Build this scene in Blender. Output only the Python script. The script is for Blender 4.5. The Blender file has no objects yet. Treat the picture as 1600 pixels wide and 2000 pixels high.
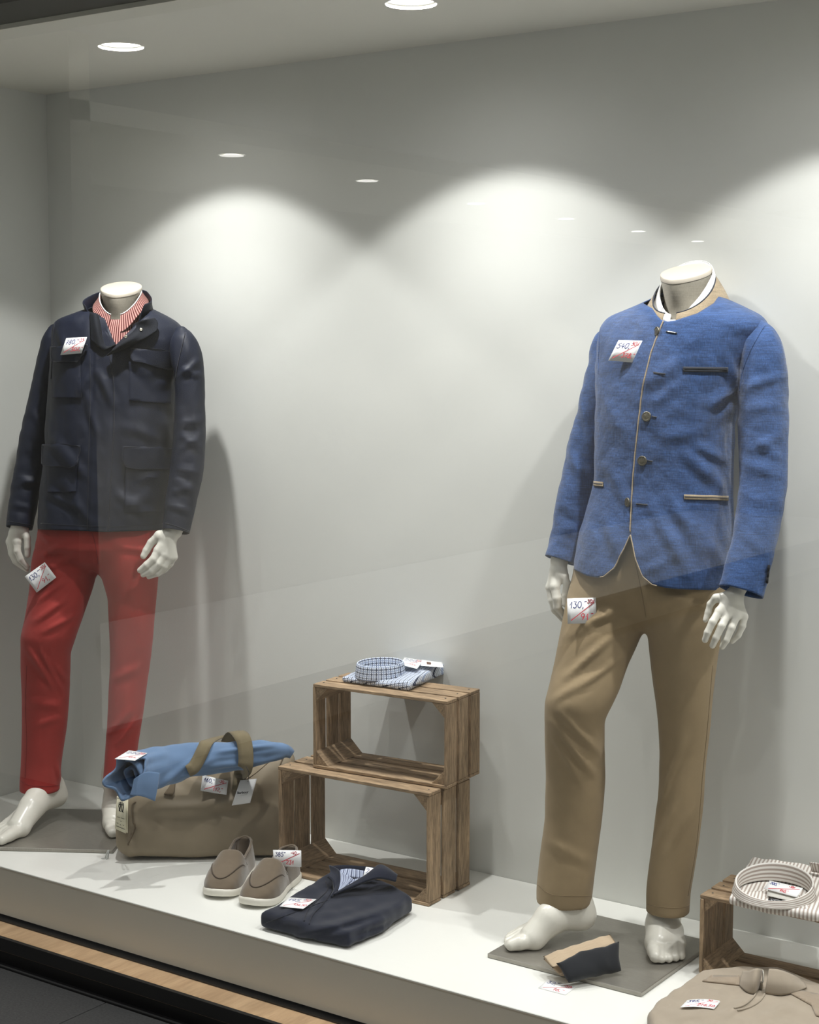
import bpy, bmesh, math, random
import numpy as np
from mathutils import Vector, Matrix
from mathutils.bvhtree import BVHTree

SC = bpy.context.scene
COL = SC.collection
random.seed(7)

# ---------------------------------------------------------------- camera
FPX, CX, CY = 3150.0, 800.0, 1000.0
PITCH = math.atan(328 / 3150); YAW = math.radians(35.2); CAMZ = 1.47
cam = bpy.data.cameras.new('camera')
cam.sensor_fit = 'HORIZONTAL'; cam.sensor_width = 36.0
cam.lens = 36.0 * FPX / 1600.0
cam.clip_start = 0.05; cam.clip_end = 60
cam_ob = bpy.data.objects.new('camera', cam)
COL.objects.link(cam_ob)
cam_ob.location = (0, 0, CAMZ)
cam_ob.rotation_euler = (math.pi / 2 - PITCH, 0, YAW)
SC.camera = cam_ob

# ---------------------------------------------------------------- world, exposure
world = bpy.data.worlds.new('world'); SC.world = world
world.use_nodes = True
world.node_tree.nodes['Background'].inputs[0].default_value = (0.98, 0.99, 1.0, 1)
world.node_tree.nodes['Background'].inputs[1].default_value = 0.20
SC.view_settings.view_transform = 'Standard'
SC.view_settings.look = 'None'
SC.view_settings.gamma = 1.0
SC.view_settings.use_curve_mapping = False
SC.view_settings.exposure = 0.0
LAMP_POWER = 34.0
CORE_POWER = 42.0
SPILL_POWER = 5.0
LAMP_COLOR = (1.0, 0.995, 0.985)

# ---------------------------------------------------------------- camera maths (where a photo point lies in the room)
_fw = np.array([-math.sin(YAW) * math.cos(PITCH), math.cos(YAW) * math.cos(PITCH), -math.sin(PITCH)])
_rt = np.array([math.cos(YAW), math.sin(YAW), 0.0])
_up = np.cross(_rt, _fw)
_C = np.array([0, 0, CAMZ])
def ray(x, y): return _fw * FPX + _rt * (x - CX) - _up * (y - CY)
def atd(x, y, D): return _C + ray(x, y) * (D / FPX)
def atz(x, y, z=0.0):
    d = ray(x, y); return _C + d * ((z - CAMZ) / d[2])
def aty(x, y, Y):
    d = ray(x, y); return _C + d * (Y / d[1])
def proj(P):
    v = np.asarray(P, float) - _C
    z = v @ _fw
    return np.stack([CX + FPX * (v @ _rt) / z, CY - FPX * (v @ _up) / z], -1)
def zat(P, y):
    lo, hi = -0.5, 2.6
    for _ in range(40):
        m = (lo + hi) / 2
        if proj([P[0], P[1], m])[1] > y: lo = m
        else: hi = m
    return lo

# ---------------------------------------------------------------- materials
def lin(c):
    return tuple(((v / 255) / 12.92 if v / 255 <= 0.04045 else ((v / 255 + 0.055) / 1.055) ** 2.4) for v in c) + (1.0,)
class NT:
    def __init__(s, name):
        s.m = bpy.data.materials.new(name); s.m.use_nodes = True
        s.t = s.m.node_tree; s.b = s.t.nodes['Principled BSDF']
        s.out = s.t.nodes['Material Output']
    def n(s, typ, **kw):
        nd = s.t.nodes.new(typ)
        for k, v in kw.items():
            if k == 'ins':
                for i, val in v.items(): nd.inputs[i].default_value = val
            else: setattr(nd, k, v)
        return nd
    def l(s, a, b): s.t.links.new(a, b)
    def coord(s, scale=(1, 1, 1), rot=(0, 0, 0), kind='Object'):
        tc = s.n('ShaderNodeTexCoord'); mp = s.n('ShaderNodeMapping')
        mp.inputs['Scale'].default_value = scale; mp.inputs['Rotation'].default_value = rot
        s.l(tc.outputs[kind], mp.inputs[0]); return mp.outputs[0]
    def noise(s, co, scale, detail=4, rough=0.55):
        nd = s.n('ShaderNodeTexNoise'); nd.inputs['Scale'].default_value = scale
        nd.inputs['Detail'].default_value = detail; nd.inputs['Roughness'].default_value = rough
        s.l(co, nd.inputs['Vector']); return nd.outputs[0]
    def ramp(s, fac, stops):
        r = s.n('ShaderNodeValToRGB'); el = r.color_ramp.elements
        while len(el) < len(stops): el.new(0.5)
        for e, (p, c) in zip(el, stops):
            e.position = p; e.color = c
        s.l(fac, r.inputs[0]); return r.outputs[0]
    def mix(s, fac, a, b, mode='MIX'):
        m = s.n('ShaderNodeMix', data_type='RGBA', blend_type=mode)
        for sock, v in ((m.inputs[0], fac), (m.inputs[6], a), (m.inputs[7], b)):
            if hasattr(v, 'is_linked'): s.l(v, sock)
            else: sock.default_value = v
        return m.outputs[2]
    def bump(s, h, strength, dist=0.002, prev=None):
        b = s.n('ShaderNodeBump'); b.inputs['Strength'].default_value = strength
        b.inputs['Distance'].default_value = dist
        s.l(h, b.inputs['Height'])
        if prev is not None: s.l(prev, b.inputs['Normal'])
        return b.outputs[0]
    def fin(s, col=None, rough=None, nrm=None, metal=0.0, spec=None, sheen=0.0):
        if col is not None:
            if hasattr(col, 'is_linked'): s.l(col, s.b.inputs['Base Color'])
            else: s.b.inputs['Base Color'].default_value = col
        if rough is not None:
            if hasattr(rough, 'is_linked'): s.l(rough, s.b.inputs['Roughness'])
            else: s.b.inputs['Roughness'].default_value = rough
        if nrm is not None: s.l(nrm, s.b.inputs['Normal'])
        s.b.inputs['Metallic'].default_value = metal
        if spec is not None: s.b.inputs['Specular IOR Level'].default_value = spec
        if sheen: s.b.inputs['Sheen Weight'].default_value = sheen
        return s.m
M = {}
def plain(name, c, rough=0.6, metal=0.0, spec=0.5, mottle=0.06, scale=8, bump=0.0, bscale=200):
    k = NT(name); co = k.coord()
    a = lin(c); f = k.noise(co, scale, 5)
    lo = tuple(v * (1 - mottle) for v in a[:3]) + (1,); hi = tuple(min(1, v * (1 + mottle)) for v in a[:3]) + (1,)
    col = k.ramp(f, [(0.3, lo), (0.7, hi)])
    nr = k.bump(k.noise(co, bscale, 2), bump, 0.001) if bump else None
    M[name] = k.fin(col, rough, nr, metal, spec); return M[name]
def fabric(name, c, rough=0.85, mottle=0.12, weave=900, wb=0.25, wrinkle=0.35, wscale=14, slub=0.0, sheen=0.2, spec=0.25, wdist=0.006):
    k = NT(name); co = k.coord(); a = lin(c)
    f = k.noise(co, 22, 6, 0.65)
    lo = tuple(v * (1 - mottle) for v in a[:3]) + (1,); hi = tuple(min(1, v * (1 + mottle)) for v in a[:3]) + (1,)
    col = k.ramp(f, [(0.3, lo), (0.7, hi)])
    if slub:
        h1 = k.noise(k.coord((1, 1, 22)), 26, 3, 0.7); h2 = k.noise(k.coord((24, 24, 1)), 26, 3, 0.7)
        s1 = k.ramp(h1, [(0.35, (1 - slub,) * 3 + (1,)), (0.65, (1 + slub,) * 3 + (1,))])
        s2 = k.ramp(h2, [(0.35, (1 - slub,) * 3 + (1,)), (0.65, (1 + slub,) * 3 + (1,))])
        col = k.mix(1.0, k.mix(1.0, col, s1, 'MULTIPLY'), s2, 'MULTIPLY')
    nr = k.bump(k.noise(co, wscale, 3, 0.5), wrinkle, wdist)
    nr = k.bump(k.noise(co, weave, 1), wb, 0.0006, nr)
    M[name] = k.fin(col, rough, nr, 0, spec, sheen); return M[name]

# ---------------------------------------------------------------- objects
def link(o, parent=None):
    COL.objects.link(o)
    if parent is not None:
        o.parent = parent
        if parent.type == 'EMPTY': o.matrix_parent_inverse = Matrix.Translation(-parent.location)   # meshes keep room coordinates
    return o
def tag(o, label=None, cat=None, group=None, kind=None):
    if label: o['label'] = label
    if cat: o['category'] = cat
    if group: o['group'] = group
    if kind: o['kind'] = kind
    return o
def thing(name, loc, label, cat, group=None):
    o = bpy.data.objects.new(name, None); o.empty_display_size = 0.05
    o.location = Vector([float(v) for v in loc]); COL.objects.link(o)
    return tag(o, label, cat, group)
def mesh(name, V, Fc, mat, parent=None, smooth=True, uv=None):
    me = bpy.data.meshes.new(name)
    me.from_pydata(np.asarray(V, float).tolist(), [], [list(f) for f in Fc] if not isinstance(Fc, np.ndarray) else Fc.tolist())
    if uv is not None:
        ul = me.uv_layers.new(name='uv')
        idx = np.empty(len(me.loops), int); me.loops.foreach_get('vertex_index', idx)
        ul.data.foreach_set('uv', np.asarray(uv, float)[idx].ravel())
    if mat: me.materials.append(M[mat] if isinstance(mat, str) else mat)
    me.update()
    if smooth: me.polygons.foreach_set('use_smooth', [True] * len(me.polygons))
    return link(bpy.data.objects.new(name, me), parent)
def mod(o, typ, **kw):
    m = o.modifiers.new(typ.lower(), typ)
    for k, v in kw.items(): setattr(m, k, v)
    return m
def solid(o, t, off=-1.0): return mod(o, 'SOLIDIFY', thickness=t, offset=off)
_boxcache = {}
def box(name, lo, hi, mat, parent=None, bevel=0.0, rotz=0.0, pivot=None, struct=False):
    """axis-aligned box lo..hi, turned by rotz about pivot (world xy)"""
    lo = np.array(lo, float); hi = np.array(hi, float); c = (lo + hi) / 2; s = hi - lo
    bm = bmesh.new(); bmesh.ops.create_cube(bm, size=1.0)
    bmesh.ops.scale(bm, vec=Vector(s), verts=bm.verts)
    if bevel:
        bmesh.ops.bevel(bm, geom=list(bm.edges), offset=bevel, segments=1, affect='EDGES', clamp_overlap=True)
    bmesh.ops.translate(bm, vec=Vector(c), verts=bm.verts)
    if rotz:
        pv = Vector((pivot[0], pivot[1], 0)) if pivot is not None else Vector((c[0], c[1], 0))
        bmesh.ops.rotate(bm, cent=pv, matrix=Matrix.Rotation(rotz, 3, 'Z'), verts=bm.verts)
    me = bpy.data.meshes.new(name); bm.to_mesh(me); bm.free()
    me.materials.append(M[mat] if isinstance(mat, str) else mat)
    o = link(bpy.data.objects.new(name, me), parent)
    if struct: o['kind'] = 'structure'
    return o
def resample(P, n):
    """smooth (Catmull-Rom) resampling of rows of numbers"""
    P = np.asarray(P, float); m = len(P)
    t = np.linspace(0, m - 1, n); i = np.clip(t.astype(int), 0, m - 2); f = (t - i)[:, None]
    p0 = P[np.clip(i - 1, 0, m - 1)]; p1 = P[i]; p2 = P[i + 1]; p3 = P[np.clip(i + 2, 0, m - 1)]
    return 0.5 * (2 * p1 + (p2 - p0) * f + (2 * p0 - 5 * p1 + 4 * p2 - p3) * f ** 2 + (3 * p1 - p0 - 3 * p2 + p3) * f ** 3)
def norm(v):
    v = np.asarray(v, float); return v / np.maximum(np.linalg.norm(v, axis=-1, keepdims=True), 1e-12)
def grid_faces(nr, nc, closed=False, flip=False):
    F = []
    for r in range(nr - 1):
        for c in range(nc if closed else nc - 1):
            a = r * nc + c; b = r * nc + (c + 1) % nc; d = a + nc; e = b + nc
            F.append((a, b, e, d) if not flip else (a, d, e, b))
    return F
def tube_geo(P, R, n=8, ref=None, ratio=1.0, cap=True):
    """tube along P (m,3) with radii R; ref = direction along which the section keeps R (the other axis is R*ratio)"""
    P = np.asarray(P, float); m = len(P); R = np.broadcast_to(np.asarray(R, float), (m,))
    ratio = np.broadcast_to(np.asarray(ratio, float), (m,))
    T = norm(np.gradient(P, axis=0))
    if ref is None:
        a = np.array([0, 0, 1.0]) if abs(T[0][2]) < 0.9 else np.array([1.0, 0, 0])
        U = []; u = norm(np.cross(T[0], a))
        for t in T:
            u = norm(u - t * (u @ t)); U.append(u)
        U = np.array(U)
    else:
        ref = np.broadcast_to(np.asarray(ref, float), (m, 3))
        U = norm(ref - T * np.sum(ref * T, 1, keepdims=True))
    W = np.cross(T, U)
    th = np.linspace(0, 2 * math.pi, n, endpoint=False)
    V = (P[:, None] + U[:, None] * (np.cos(th)[None, :, None] * R[:, None, None]) + W[:, None] * (np.sin(th)[None, :, None] * (R * ratio)[:, None, None])).reshape(-1, 3)
    F = grid_faces(m, n, True)
    if cap:
        F.append(tuple(range(n - 1, -1, -1))); F.append(tuple((m - 1) * n + i for i in range(n)))
    return V, F
def tube(name, P, R, mat, parent=None, n=8, **kw):
    V, F = tube_geo(P, R, n, **kw); return mesh(name, V, F, mat, parent)
# ---- implicit surfaces -> quads (surface nets)
def snets(fn, lo, hi, h):
    lo = np.array(lo, float); hi = np.array(hi, float)
    n = np.ceil((hi - lo) / h).astype(int) + 1
    B = 6; nb = -(-n // B); n = nb * B                       # sample only blocks near the surface
    ctr = lo + h * (np.stack(np.meshgrid(*[np.arange(k_) for k_ in nb], indexing='ij'), -1).reshape(-1, 3) * B + (B - 1) / 2)
    dc = fn(ctr); near = np.abs(dc) < h * B * 0.87 * 1.25 + 0.014
    V = np.repeat(np.repeat(np.repeat(dc.reshape(nb), B, 0), B, 1), B, 2)
    loc = np.stack(np.meshgrid(*[np.arange(B)] * 3, indexing='ij'), -1).reshape(-1, 3)
    bi = np.argwhere(near.reshape(nb))
    for s0 in range(0, len(bi), 400):
        g = (bi[s0:s0 + 400, None] * B + loc[None]).reshape(-1, 3)
        V[g[:, 0], g[:, 1], g[:, 2]] = fn(lo + h * g)
    sh = tuple(n - 1); acc = np.zeros(sh + (3,)); cnt = np.zeros(sh)
    cor = [(a, b, c) for a in (0, 1) for b in (0, 1) for c in (0, 1)]
    sl = lambda o: V[o[0]:o[0] + sh[0], o[1]:o[1] + sh[1], o[2]:o[2] + sh[2]]
    for a in cor:
        for k in range(3):
            if a[k] == 0:
                b = list(a); b[k] = 1; A = sl(a); B = sl(b)
                m = (A < 0) != (B < 0)
                t = np.where(m, A / np.where(m, A - B, 1), 0)
                for q in range(3): acc[..., q] += np.where(m, a[q] + (t if q == k else 0), 0)
                cnt += m
    mk = cnt > 0; idx = -np.ones(sh, int); idx[mk] = np.arange(mk.sum())
    cells = np.argwhere(mk)
    vs = lo + h * (cells + acc[mk] / cnt[mk][:, None])
    F = []
    I = V < 0
    for k in range(3):
        u, w = (k + 1) % 3, (k + 2) % 3
        s0 = [slice(None)] * 3; s1 = [slice(None)] * 3; s0[k] = slice(0, -1); s1[k] = slice(1, None)
        d = I[tuple(s0)] != I[tuple(s1)]
        p = np.argwhere(d)
        p = p[(p[:, u] >= 1) & (p[:, w] >= 1) & (p[:, u] < sh[u]) & (p[:, w] < sh[w])]
        q = []
        for du, dw in ((-1, -1), (0, -1), (0, 0), (-1, 0)):
            c = p.copy(); c[:, u] += du; c[:, w] += dw; q.append(idx[c[:, 0], c[:, 1], c[:, 2]])
        q = np.stack(q, 1); out = ~I[p[:, 0], p[:, 1], p[:, 2]]
        q[out] = q[out][:, ::-1]; F.append(q)
    F = np.concatenate(F).tolist()
    return vs, F
def smin(a, b, k):
    h = np.clip(0.5 + 0.5 * (b - a) / k, 0, 1); return b * (1 - h) + a * h - k * h * (1 - h)
def cone(p, a, b, ra, rb):
    a = np.asarray(a, float); b = np.asarray(b, float); ab = b - a
    t = np.clip(((p - a) @ ab) / max(ab @ ab, 1e-12), 0, 1)
    return np.linalg.norm(p - a - t[:, None] * ab, axis=1) - (ra + (rb - ra) * t)
def chain(p, pts, rad, k=0.006):
    d = None
    for i in range(len(pts) - 1):
        e = cone(p, pts[i], pts[i + 1], rad[i], rad[i + 1]); d = e if d is None else smin(d, e, k)
    return d
_rs = np.random.RandomState(3)
_WD = norm(_rs.randn(24, 3)); _WP = _rs.rand(24) * 6.28; _WS = 0.7 + 0.6 * _rs.rand(24)
def wob(p, wl, seed=0, aniso=(1, 1, 1)):
    """soft pseudo-noise, about -1..1"""
    q = np.asarray(p) * np.array(aniso); s = 0
    for i in range(8):
        j = (i + seed * 5) % 24
        s = s + np.sin((q @ _WD[j]) * (6.283 / wl) * _WS[j] + _WP[j] + 1.3 * np.sin((q @ _WD[(j + 7) % 24]) * (3.1 / wl)))
    return s / 4.0
def folds(p, spec):
    """ridges along line segments given where they are seen: (x0,y0,x1,y1,width,amp)"""
    xy = proj(p); s = np.zeros(len(xy))
    for x0, y0, x1, y1, w, amp in spec:
        a = np.array([x0, y0]); d = np.array([x1 - x0, y1 - y0], float); L = np.hypot(*d); d /= L
        r = xy - a; t = r @ d / L; q = r[:, 0] * -d[1] + r[:, 1] * d[0]
        tp = np.clip(1 - ((t - 0.5) * 2) ** 2, 0, None)
        tp = np.where((t > 0) & (t < 1), tp, 0)
        u = q / w
        s += amp * tp * (1.3 * np.exp(-u * u) - 0.45 * np.exp(-((u - 1.7) / 0.8) ** 2) - 0.25 * np.exp(-((u + 1.8)) ** 2))
    return s
class Surf:
    """ray target: where on a garment a point of the photograph lies"""
    def __init__(s, *geos):
        V = []; F = []
        for v, f in geos:
            o = len(V); V += np.asarray(v, float).tolist(); F += [[i + o for i in q] for q in f]
        s.b = BVHTree.FromPolygons(V, F)
    def hit(s, x, y, off=0.0, D=None):
        d = Vector(ray(x, y)).normalized()
        loc, nrm, i, t = s.b.ray_cast(Vector(_C), d)
        if loc is None:
            if D is None:
                loc, nrm, i, t = s.b.find_nearest(Vector(_C) + d * s.D)
            else:
                return atd(x, y, D), -np.array(d)
        n = np.array(nrm)
        if n @ np.array(d) > 0: n = -n
        return np.array(loc) + n * off, n
    D = 4.0
def patch(name, srf, corners, nu, nv, off, thick, mat, parent, bulge=0.0, jitter=0.0):
    """a sewn-on piece: grid between 4 photo points (tl,tr,br,bl) laid on a garment surface"""
    c = [np.array(q, float) for q in corners]; P = []
    for j in range(nv):
        v = j / (nv - 1)
        for i in range(nu):
            u = i / (nu - 1)
            q = (c[0] * (1 - u) + c[1] * u) * (1 - v) + (c[3] * (1 - u) + c[2] * u) * v
            h, n = srf.hit(q[0], q[1]); e = 16 * u * (1 - u) * v * (1 - v)
            P.append(h + n * (off + bulge * e))
    o = mesh(name, P, grid_faces(nv, nu, flip=True), mat, parent)
    solid(o, thick, 0.0); return o
def poly_patch(name, srf, outline, off, thick, mat, parent, step=6.0):
    """a sewn-on piece with a free outline"""
    bm = bmesh.new(); O = np.array(outline, float)
    vs = [bm.verts.new((x, y, 0)) for x, y in O]
    f = bm.faces.new(vs)
    x0, y0 = O.min(0); x1, y1 = O.max(0)
    for gx in np.arange(x0 + step, x1, step):
        bmesh.ops.bisect_plane(bm, geom=bm.verts[:] + bm.edges[:] + bm.faces[:], plane_co=(gx, 0, 0), plane_no=(1, 0, 0))
    for gy in np.arange(y0 + step, y1, step):
        bmesh.ops.bisect_plane(bm, geom=bm.verts[:] + bm.edges[:] + bm.faces[:], plane_co=(0, gy, 0), plane_no=(0, 1, 0))
    bm.verts.index_update()
    P = []
    for v in bm.verts:
        h, n = srf.hit(v.co.x, v.co.y); P.append(h + n * off)
    F = [[v.index for v in f.verts] for f in bm.faces]; bm.free()
    o = mesh(name, P, F, mat, parent); solid(o, thick, 0.0); return o
def seam(name, srf, pts, r, mat, parent, off=0.0, n=40, sides=6):
    Q = resample(pts, n); P = np.array([srf.hit(x, y, off)[0] for x, y in Q])
    if len(P) > 6:
        K = P.copy(); K[1:-1] = (P[:-2] + 2 * P[1:-1] + P[2:]) / 4; P = K
    return tube(name, P, r, mat, parent, sides)

# ================================================================ materials of the place
plain('wall_paint', (221, 222, 217), 0.62, mottle=0.02, scale=2.5, spec=0.25)
plain('ceiling_paint', (226, 224, 214), 0.8, mottle=0.02, scale=2)
plain('plinth_white', (236, 236, 230), 0.32, mottle=0.015, scale=3, spec=0.45)
plain('plinth_front', (220, 217, 206), 0.5, mottle=0.025, scale=3)
plain('black_metal', (24, 24, 25), 0.45, mottle=0.1)
plain('fascia_paint', (84, 83, 76), 0.7, mottle=0.03, scale=3)
plain('tile_dark', (62, 62, 62), 0.55, mottle=0.35, scale=160, bump=0.1, bscale=300)
plain('grout', (96, 96, 94), 0.9)
plain('lamp_white', (245, 245, 242), 0.35, mottle=0.0)
def wood_mat(name, c1, c2, along='X', scale=9.0, rough=0.6, dark=0.55):
    k = NT(name); s = {'X': (0.12, 1, 1), 'Y': (1, 0.12, 1), 'Z': (1, 1, 0.12)}[along]
    co = k.coord(s)
    f = k.noise(co, scale * 6, 6, 0.65); g = k.noise(co, scale * 26, 3, 0.6); b = k.noise(k.coord(), 5, 3)
    col = k.ramp(f, [(0.28, lin(c1)), (0.5, lin(tuple((a + b_) / 2 for a, b_ in zip(c1, c2)))), (0.72, lin(c2))])
    d = k.ramp(g, [(0.35, (dark, dark, dark, 1)), (0.6, (1, 1, 1, 1))])
    col = k.mix(0.75, col, d, 'MULTIPLY')
    col = k.mix(0.5, col, k.ramp(b, [(0.3, (0.7, 0.7, 0.7, 1)), (0.7, (1.15, 1.12, 1.1, 1))]), 'MULTIPLY')
    M[name] = k.fin(col, rough, k.bump(g, 0.35, 0.001), 0, 0.3); return M[name]
wood_mat('sill_oak', (168, 138, 106), (198, 168, 132), 'Y', 6, 0.45, 0.85)
k = NT('window_glass')
for nd in list(k.t.nodes):
    if nd.type == 'BSDF_PRINCIPLED': k.t.nodes.remove(nd)
tr = k.n('ShaderNodeBsdfTransparent'); gl = k.n('ShaderNodeBsdfGlossy'); gl.inputs['Roughness'].default_value = 0.0
tr.inputs[0].default_value = (0.985, 0.99, 0.985, 1)
fr = k.n('ShaderNodeFresnel'); fr.inputs['IOR'].default_value = 1.75
ge = k.n('ShaderNodeNewGeometry'); iv = k.n('ShaderNodeMath', operation='SUBTRACT', ins={0: 1.0}); k.l(ge.outputs['Backfacing'], iv.inputs[1])
ml = k.n('ShaderNodeMath', operation='MULTIPLY'); k.l(fr.outputs[0], ml.inputs[0]); k.l(iv.outputs[0], ml.inputs[1])
mx = k.n('ShaderNodeMixShader'); k.l(ml.outputs[0], mx.inputs[0]); k.l(tr.outputs[0], mx.inputs[1]); k.l(gl.outputs[0], mx.inputs[2])
k.l(mx.outputs[0], k.out.inputs['Surface']); M['window_glass'] = k.m
k = NT('lamp_lens'); k.b.inputs['Emission Color'].default_value = (1, 0.98, 0.94, 1); k.b.inputs['Emission Strength'].default_value = 9.0
M['lamp_lens'] = k.m

# ================================================================ the display window
XL, XR, YB, YF, ZC = -4.06, 1.4, 3.70, 2.96, 2.29
YG = 2.868                                        # the pane
box('wall_back', (XL - 0.1, YB, -0.3), (XR + 0.1, YB + 0.1, ZC + 0.3), 'wall_paint', struct=True)
box('wall_left', (XL - 0.1, YG - 0.02, -0.3), (XL, YB, ZC + 0.3), 'wall_paint', struct=True)
box('wall_right', (XR, YG - 0.02, -0.3), (XR + 0.1, YB, ZC + 0.3), 'wall_paint', struct=True)
box('wall_front', (XL - 0.1, YG - 0.16, ZC), (XR + 0.1, YG + 0.015, ZC + 0.75), 'fascia_paint', struct=True)
# ceiling with round cut-outs for the downlights
LX = [-3.25, -2.28, -1.31, -0.34, 0.63]; LY = 3.238; LR = 0.062
def holed_ceiling(name, x0, x1, y0, y1, z, cx, cy, r, mat):
    V = []; F = []
    def v(x, y): V.append((x, y, z)); return len(V) - 1
    hw = 0.12; n = 32
    xs = [x0]
    for c in cx: xs += [c - hw, c + hw]
    xs.append(x1)
    def quad(a, b, c, d): F.append((v(a, c), v(a, d), v(b, d), v(b, c)))
    quad(x0, x1, y0, cy - hw); quad(x0, x1, cy + hw, y1)
    for i in range(0, len(xs), 2): quad(xs[i], xs[i + 1], cy - hw, cy + hw)
    for c in cx:
        o = []; q = []
        for i in range(n):
            t = 2 * math.pi * i / n; s = 1 / max(abs(math.cos(t)), abs(math.sin(t)))
            o.append(v(c + hw * s * math.cos(t), cy + hw * s * math.sin(t))); q.append(v(c + r * math.cos(t), cy + r * math.sin(t)))
        for i in range(n): j = (i + 1) % n; F.append((o[i], q[i], q[j], o[j]))
    ob = mesh(name, V, F, mat, smooth=False); solid(ob, 0.012, 1.0); ob['kind'] = 'structure'; return ob
holed_ceiling('ceiling', XL, XR, YG + 0.015, YB, ZC, LX, LY, LR, 'ceiling_paint')
box('ceiling_slab', (XL - 0.1, YG, ZC + 0.16), (XR + 0.1, YB + 0.1, ZC + 0.3), 'ceiling_paint', struct=True)
def ring_lathe(prof, c, n=40):
    V = []; F = []
    for r, z in prof:
        for i in range(n):
            t = 2 * math.pi * i / n; V.append((c[0] + r * math.cos(t), c[1] + r * math.sin(t), z))
    return V, grid_faces(len(prof), n, True)
def downlight(x, y, z, label, group, lit=True, power=None, dome=0.0, beams=3):
    t = thing('ceiling_downlight', (x, y, z), label, 'lamp', group)
    V, F = ring_lathe([(LR - 0.004, z + 0.004), (LR - 0.004, z - 0.003), (LR + 0.008, z - 0.003), (LR + 0.008, z + 0.001)], (x, y)); mesh('trim_ring', V, F, 'lamp_white', t)
    V, F = ring_lathe([(LR - 0.004, z + 0.002), (0.056, z + 0.02), (0.052, z + 0.05)], (x, y)); rf = mesh('reflector', V, F, 'lamp_white', t)
    V, F = ring_lathe([(0.0535, z + 0.034), (0.0535, z + 0.03), (0.0505, z + 0.03)], (x, y)); mesh('baffle_ring', V, F, 'lamp_white', t)
    V, F = ring_lathe([(0.052, z + 0.05 - dome), (0.03, z + 0.056 - dome * 1.01), (0.001, z + 0.058 - dome * 1.02)], (x, y)); mesh('lens', V, F, 'lamp_lens', t)
    if lit:
        L = bpy.data.lights.new('lamp_light', 'SPOT'); L.energy = power or LAMP_POWER; L.color = LAMP_COLOR
        L.spot_size = math.radians(104); L.spot_blend = 0.20; L.shadow_soft_size = 0.028
        lo = bpy.data.objects.new('lamp_light', L); link(lo, t); lo.location = (x, y, z + 0.03 - dome * 0.8)
        if beams == 1: return t
        L = bpy.data.lights.new('lamp_core', 'SPOT'); L.energy = (power or LAMP_POWER) * CORE_POWER / LAMP_POWER; L.color = LAMP_COLOR   # brighter middle of the beam
        L.spot_size = math.radians(92); L.spot_blend = 1.0; L.shadow_soft_size = 0.03
        lo = bpy.data.objects.new('lamp_core', L); link(lo, t); lo.location = (x, y, z + 0.028)
        L = bpy.data.lights.new('lamp_spill', 'SPOT'); L.energy = (power or LAMP_POWER) * SPILL_POWER / LAMP_POWER; L.color = LAMP_COLOR       # soft glow of the diffuser outside the beam
        L.spot_size = math.radians(172); L.spot_blend = 1.0; L.shadow_soft_size = 0.045
        lo = bpy.data.objects.new('lamp_spill', L); link(lo, t); lo.location = (x, y, z - 0.004)
    return t
names = ['round recessed downlight in the display ceiling above the navy jacket', 'round recessed downlight at the top edge of the picture, between the mannequins',
         'round recessed downlight in the display ceiling above the khaki trousers', 'round recessed downlight in the display ceiling to the right of the striped shirt',
         'round recessed downlight in the display ceiling farthest from the corner']
for x, nm in zip(LX, names): downlight(x, LY, ZC, nm, 'downlights of the window display')

# plinth: white top board, beige front board with a shadow gap below
pl = thing('display_plinth', (-1.3, 3.3, -0.225), 'long low display platform with glossy white top and beige front under all the goods', 'platform')
box('top_board', (XL + 0.001, YF - 0.002, -0.006), (XR - 0.001, YB - 0.001, 0.0), 'plinth_white', pl, 0.0015)
box('front_board', (XL + 0.001, YF + 0.001, -0.141), (XR - 0.001, YF + 0.02, -0.006), 'plinth_front', pl)
box('recessed_base', (XL + 0.001, YF + 0.03, -0.17), (XR - 0.001, YB - 0.001, -0.006), 'black_metal', pl)
# oak strip between plinth and pane, its kerb and the dark base outside
tg = box('trim_1', (XL, YG - 0.012, -0.19), (XR, YF + 0.02, -0.152), 'sill_oak', struct=True)
box('trim_5', (XL, YF - 0.020, -0.1515), (XR, YF + 0.03, -0.1475), 'black_metal', struct=True)
box('trim_2', (XL - 0.1, YG - 0.020, -0.185), (XR + 0.1, YG - 0.008, -0.149), 'black_metal', struct=True)
box('trim_3', (XL - 0.1, YG - 0.004, -0.235), (XR + 0.1, YG + 0.2, -0.19), 'black_metal', struct=True)
box('trim_4', (XL - 0.1, YG - 0.034, -0.235), (XR + 0.1, YG - 0.018, -0.218), 'black_metal', bevel=0.003, struct=True)
box('window_1', (XL, YG - 0.004, -0.152), (XR, YG + 0.004, ZC + 0.002), 'window_glass', struct=True)
# passage floor: dark stone tiles with thin joints
fl = box('floor', (-9, -6, -0.3), (5, YG + 0.1, -0.232), 'grout', struct=True)
for i in range(-5, 3):
    for j in range(2):
        x0 = -2.96 + 0.6 * i; y1 = YG - 0.036 - 0.6 * j
        box('tile', (x0 + 0.0015, y1 - 0.5985, -0.24), (x0 + 0.5985, y1, -0.225), 'tile_dark', fl, 0.001)

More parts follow.
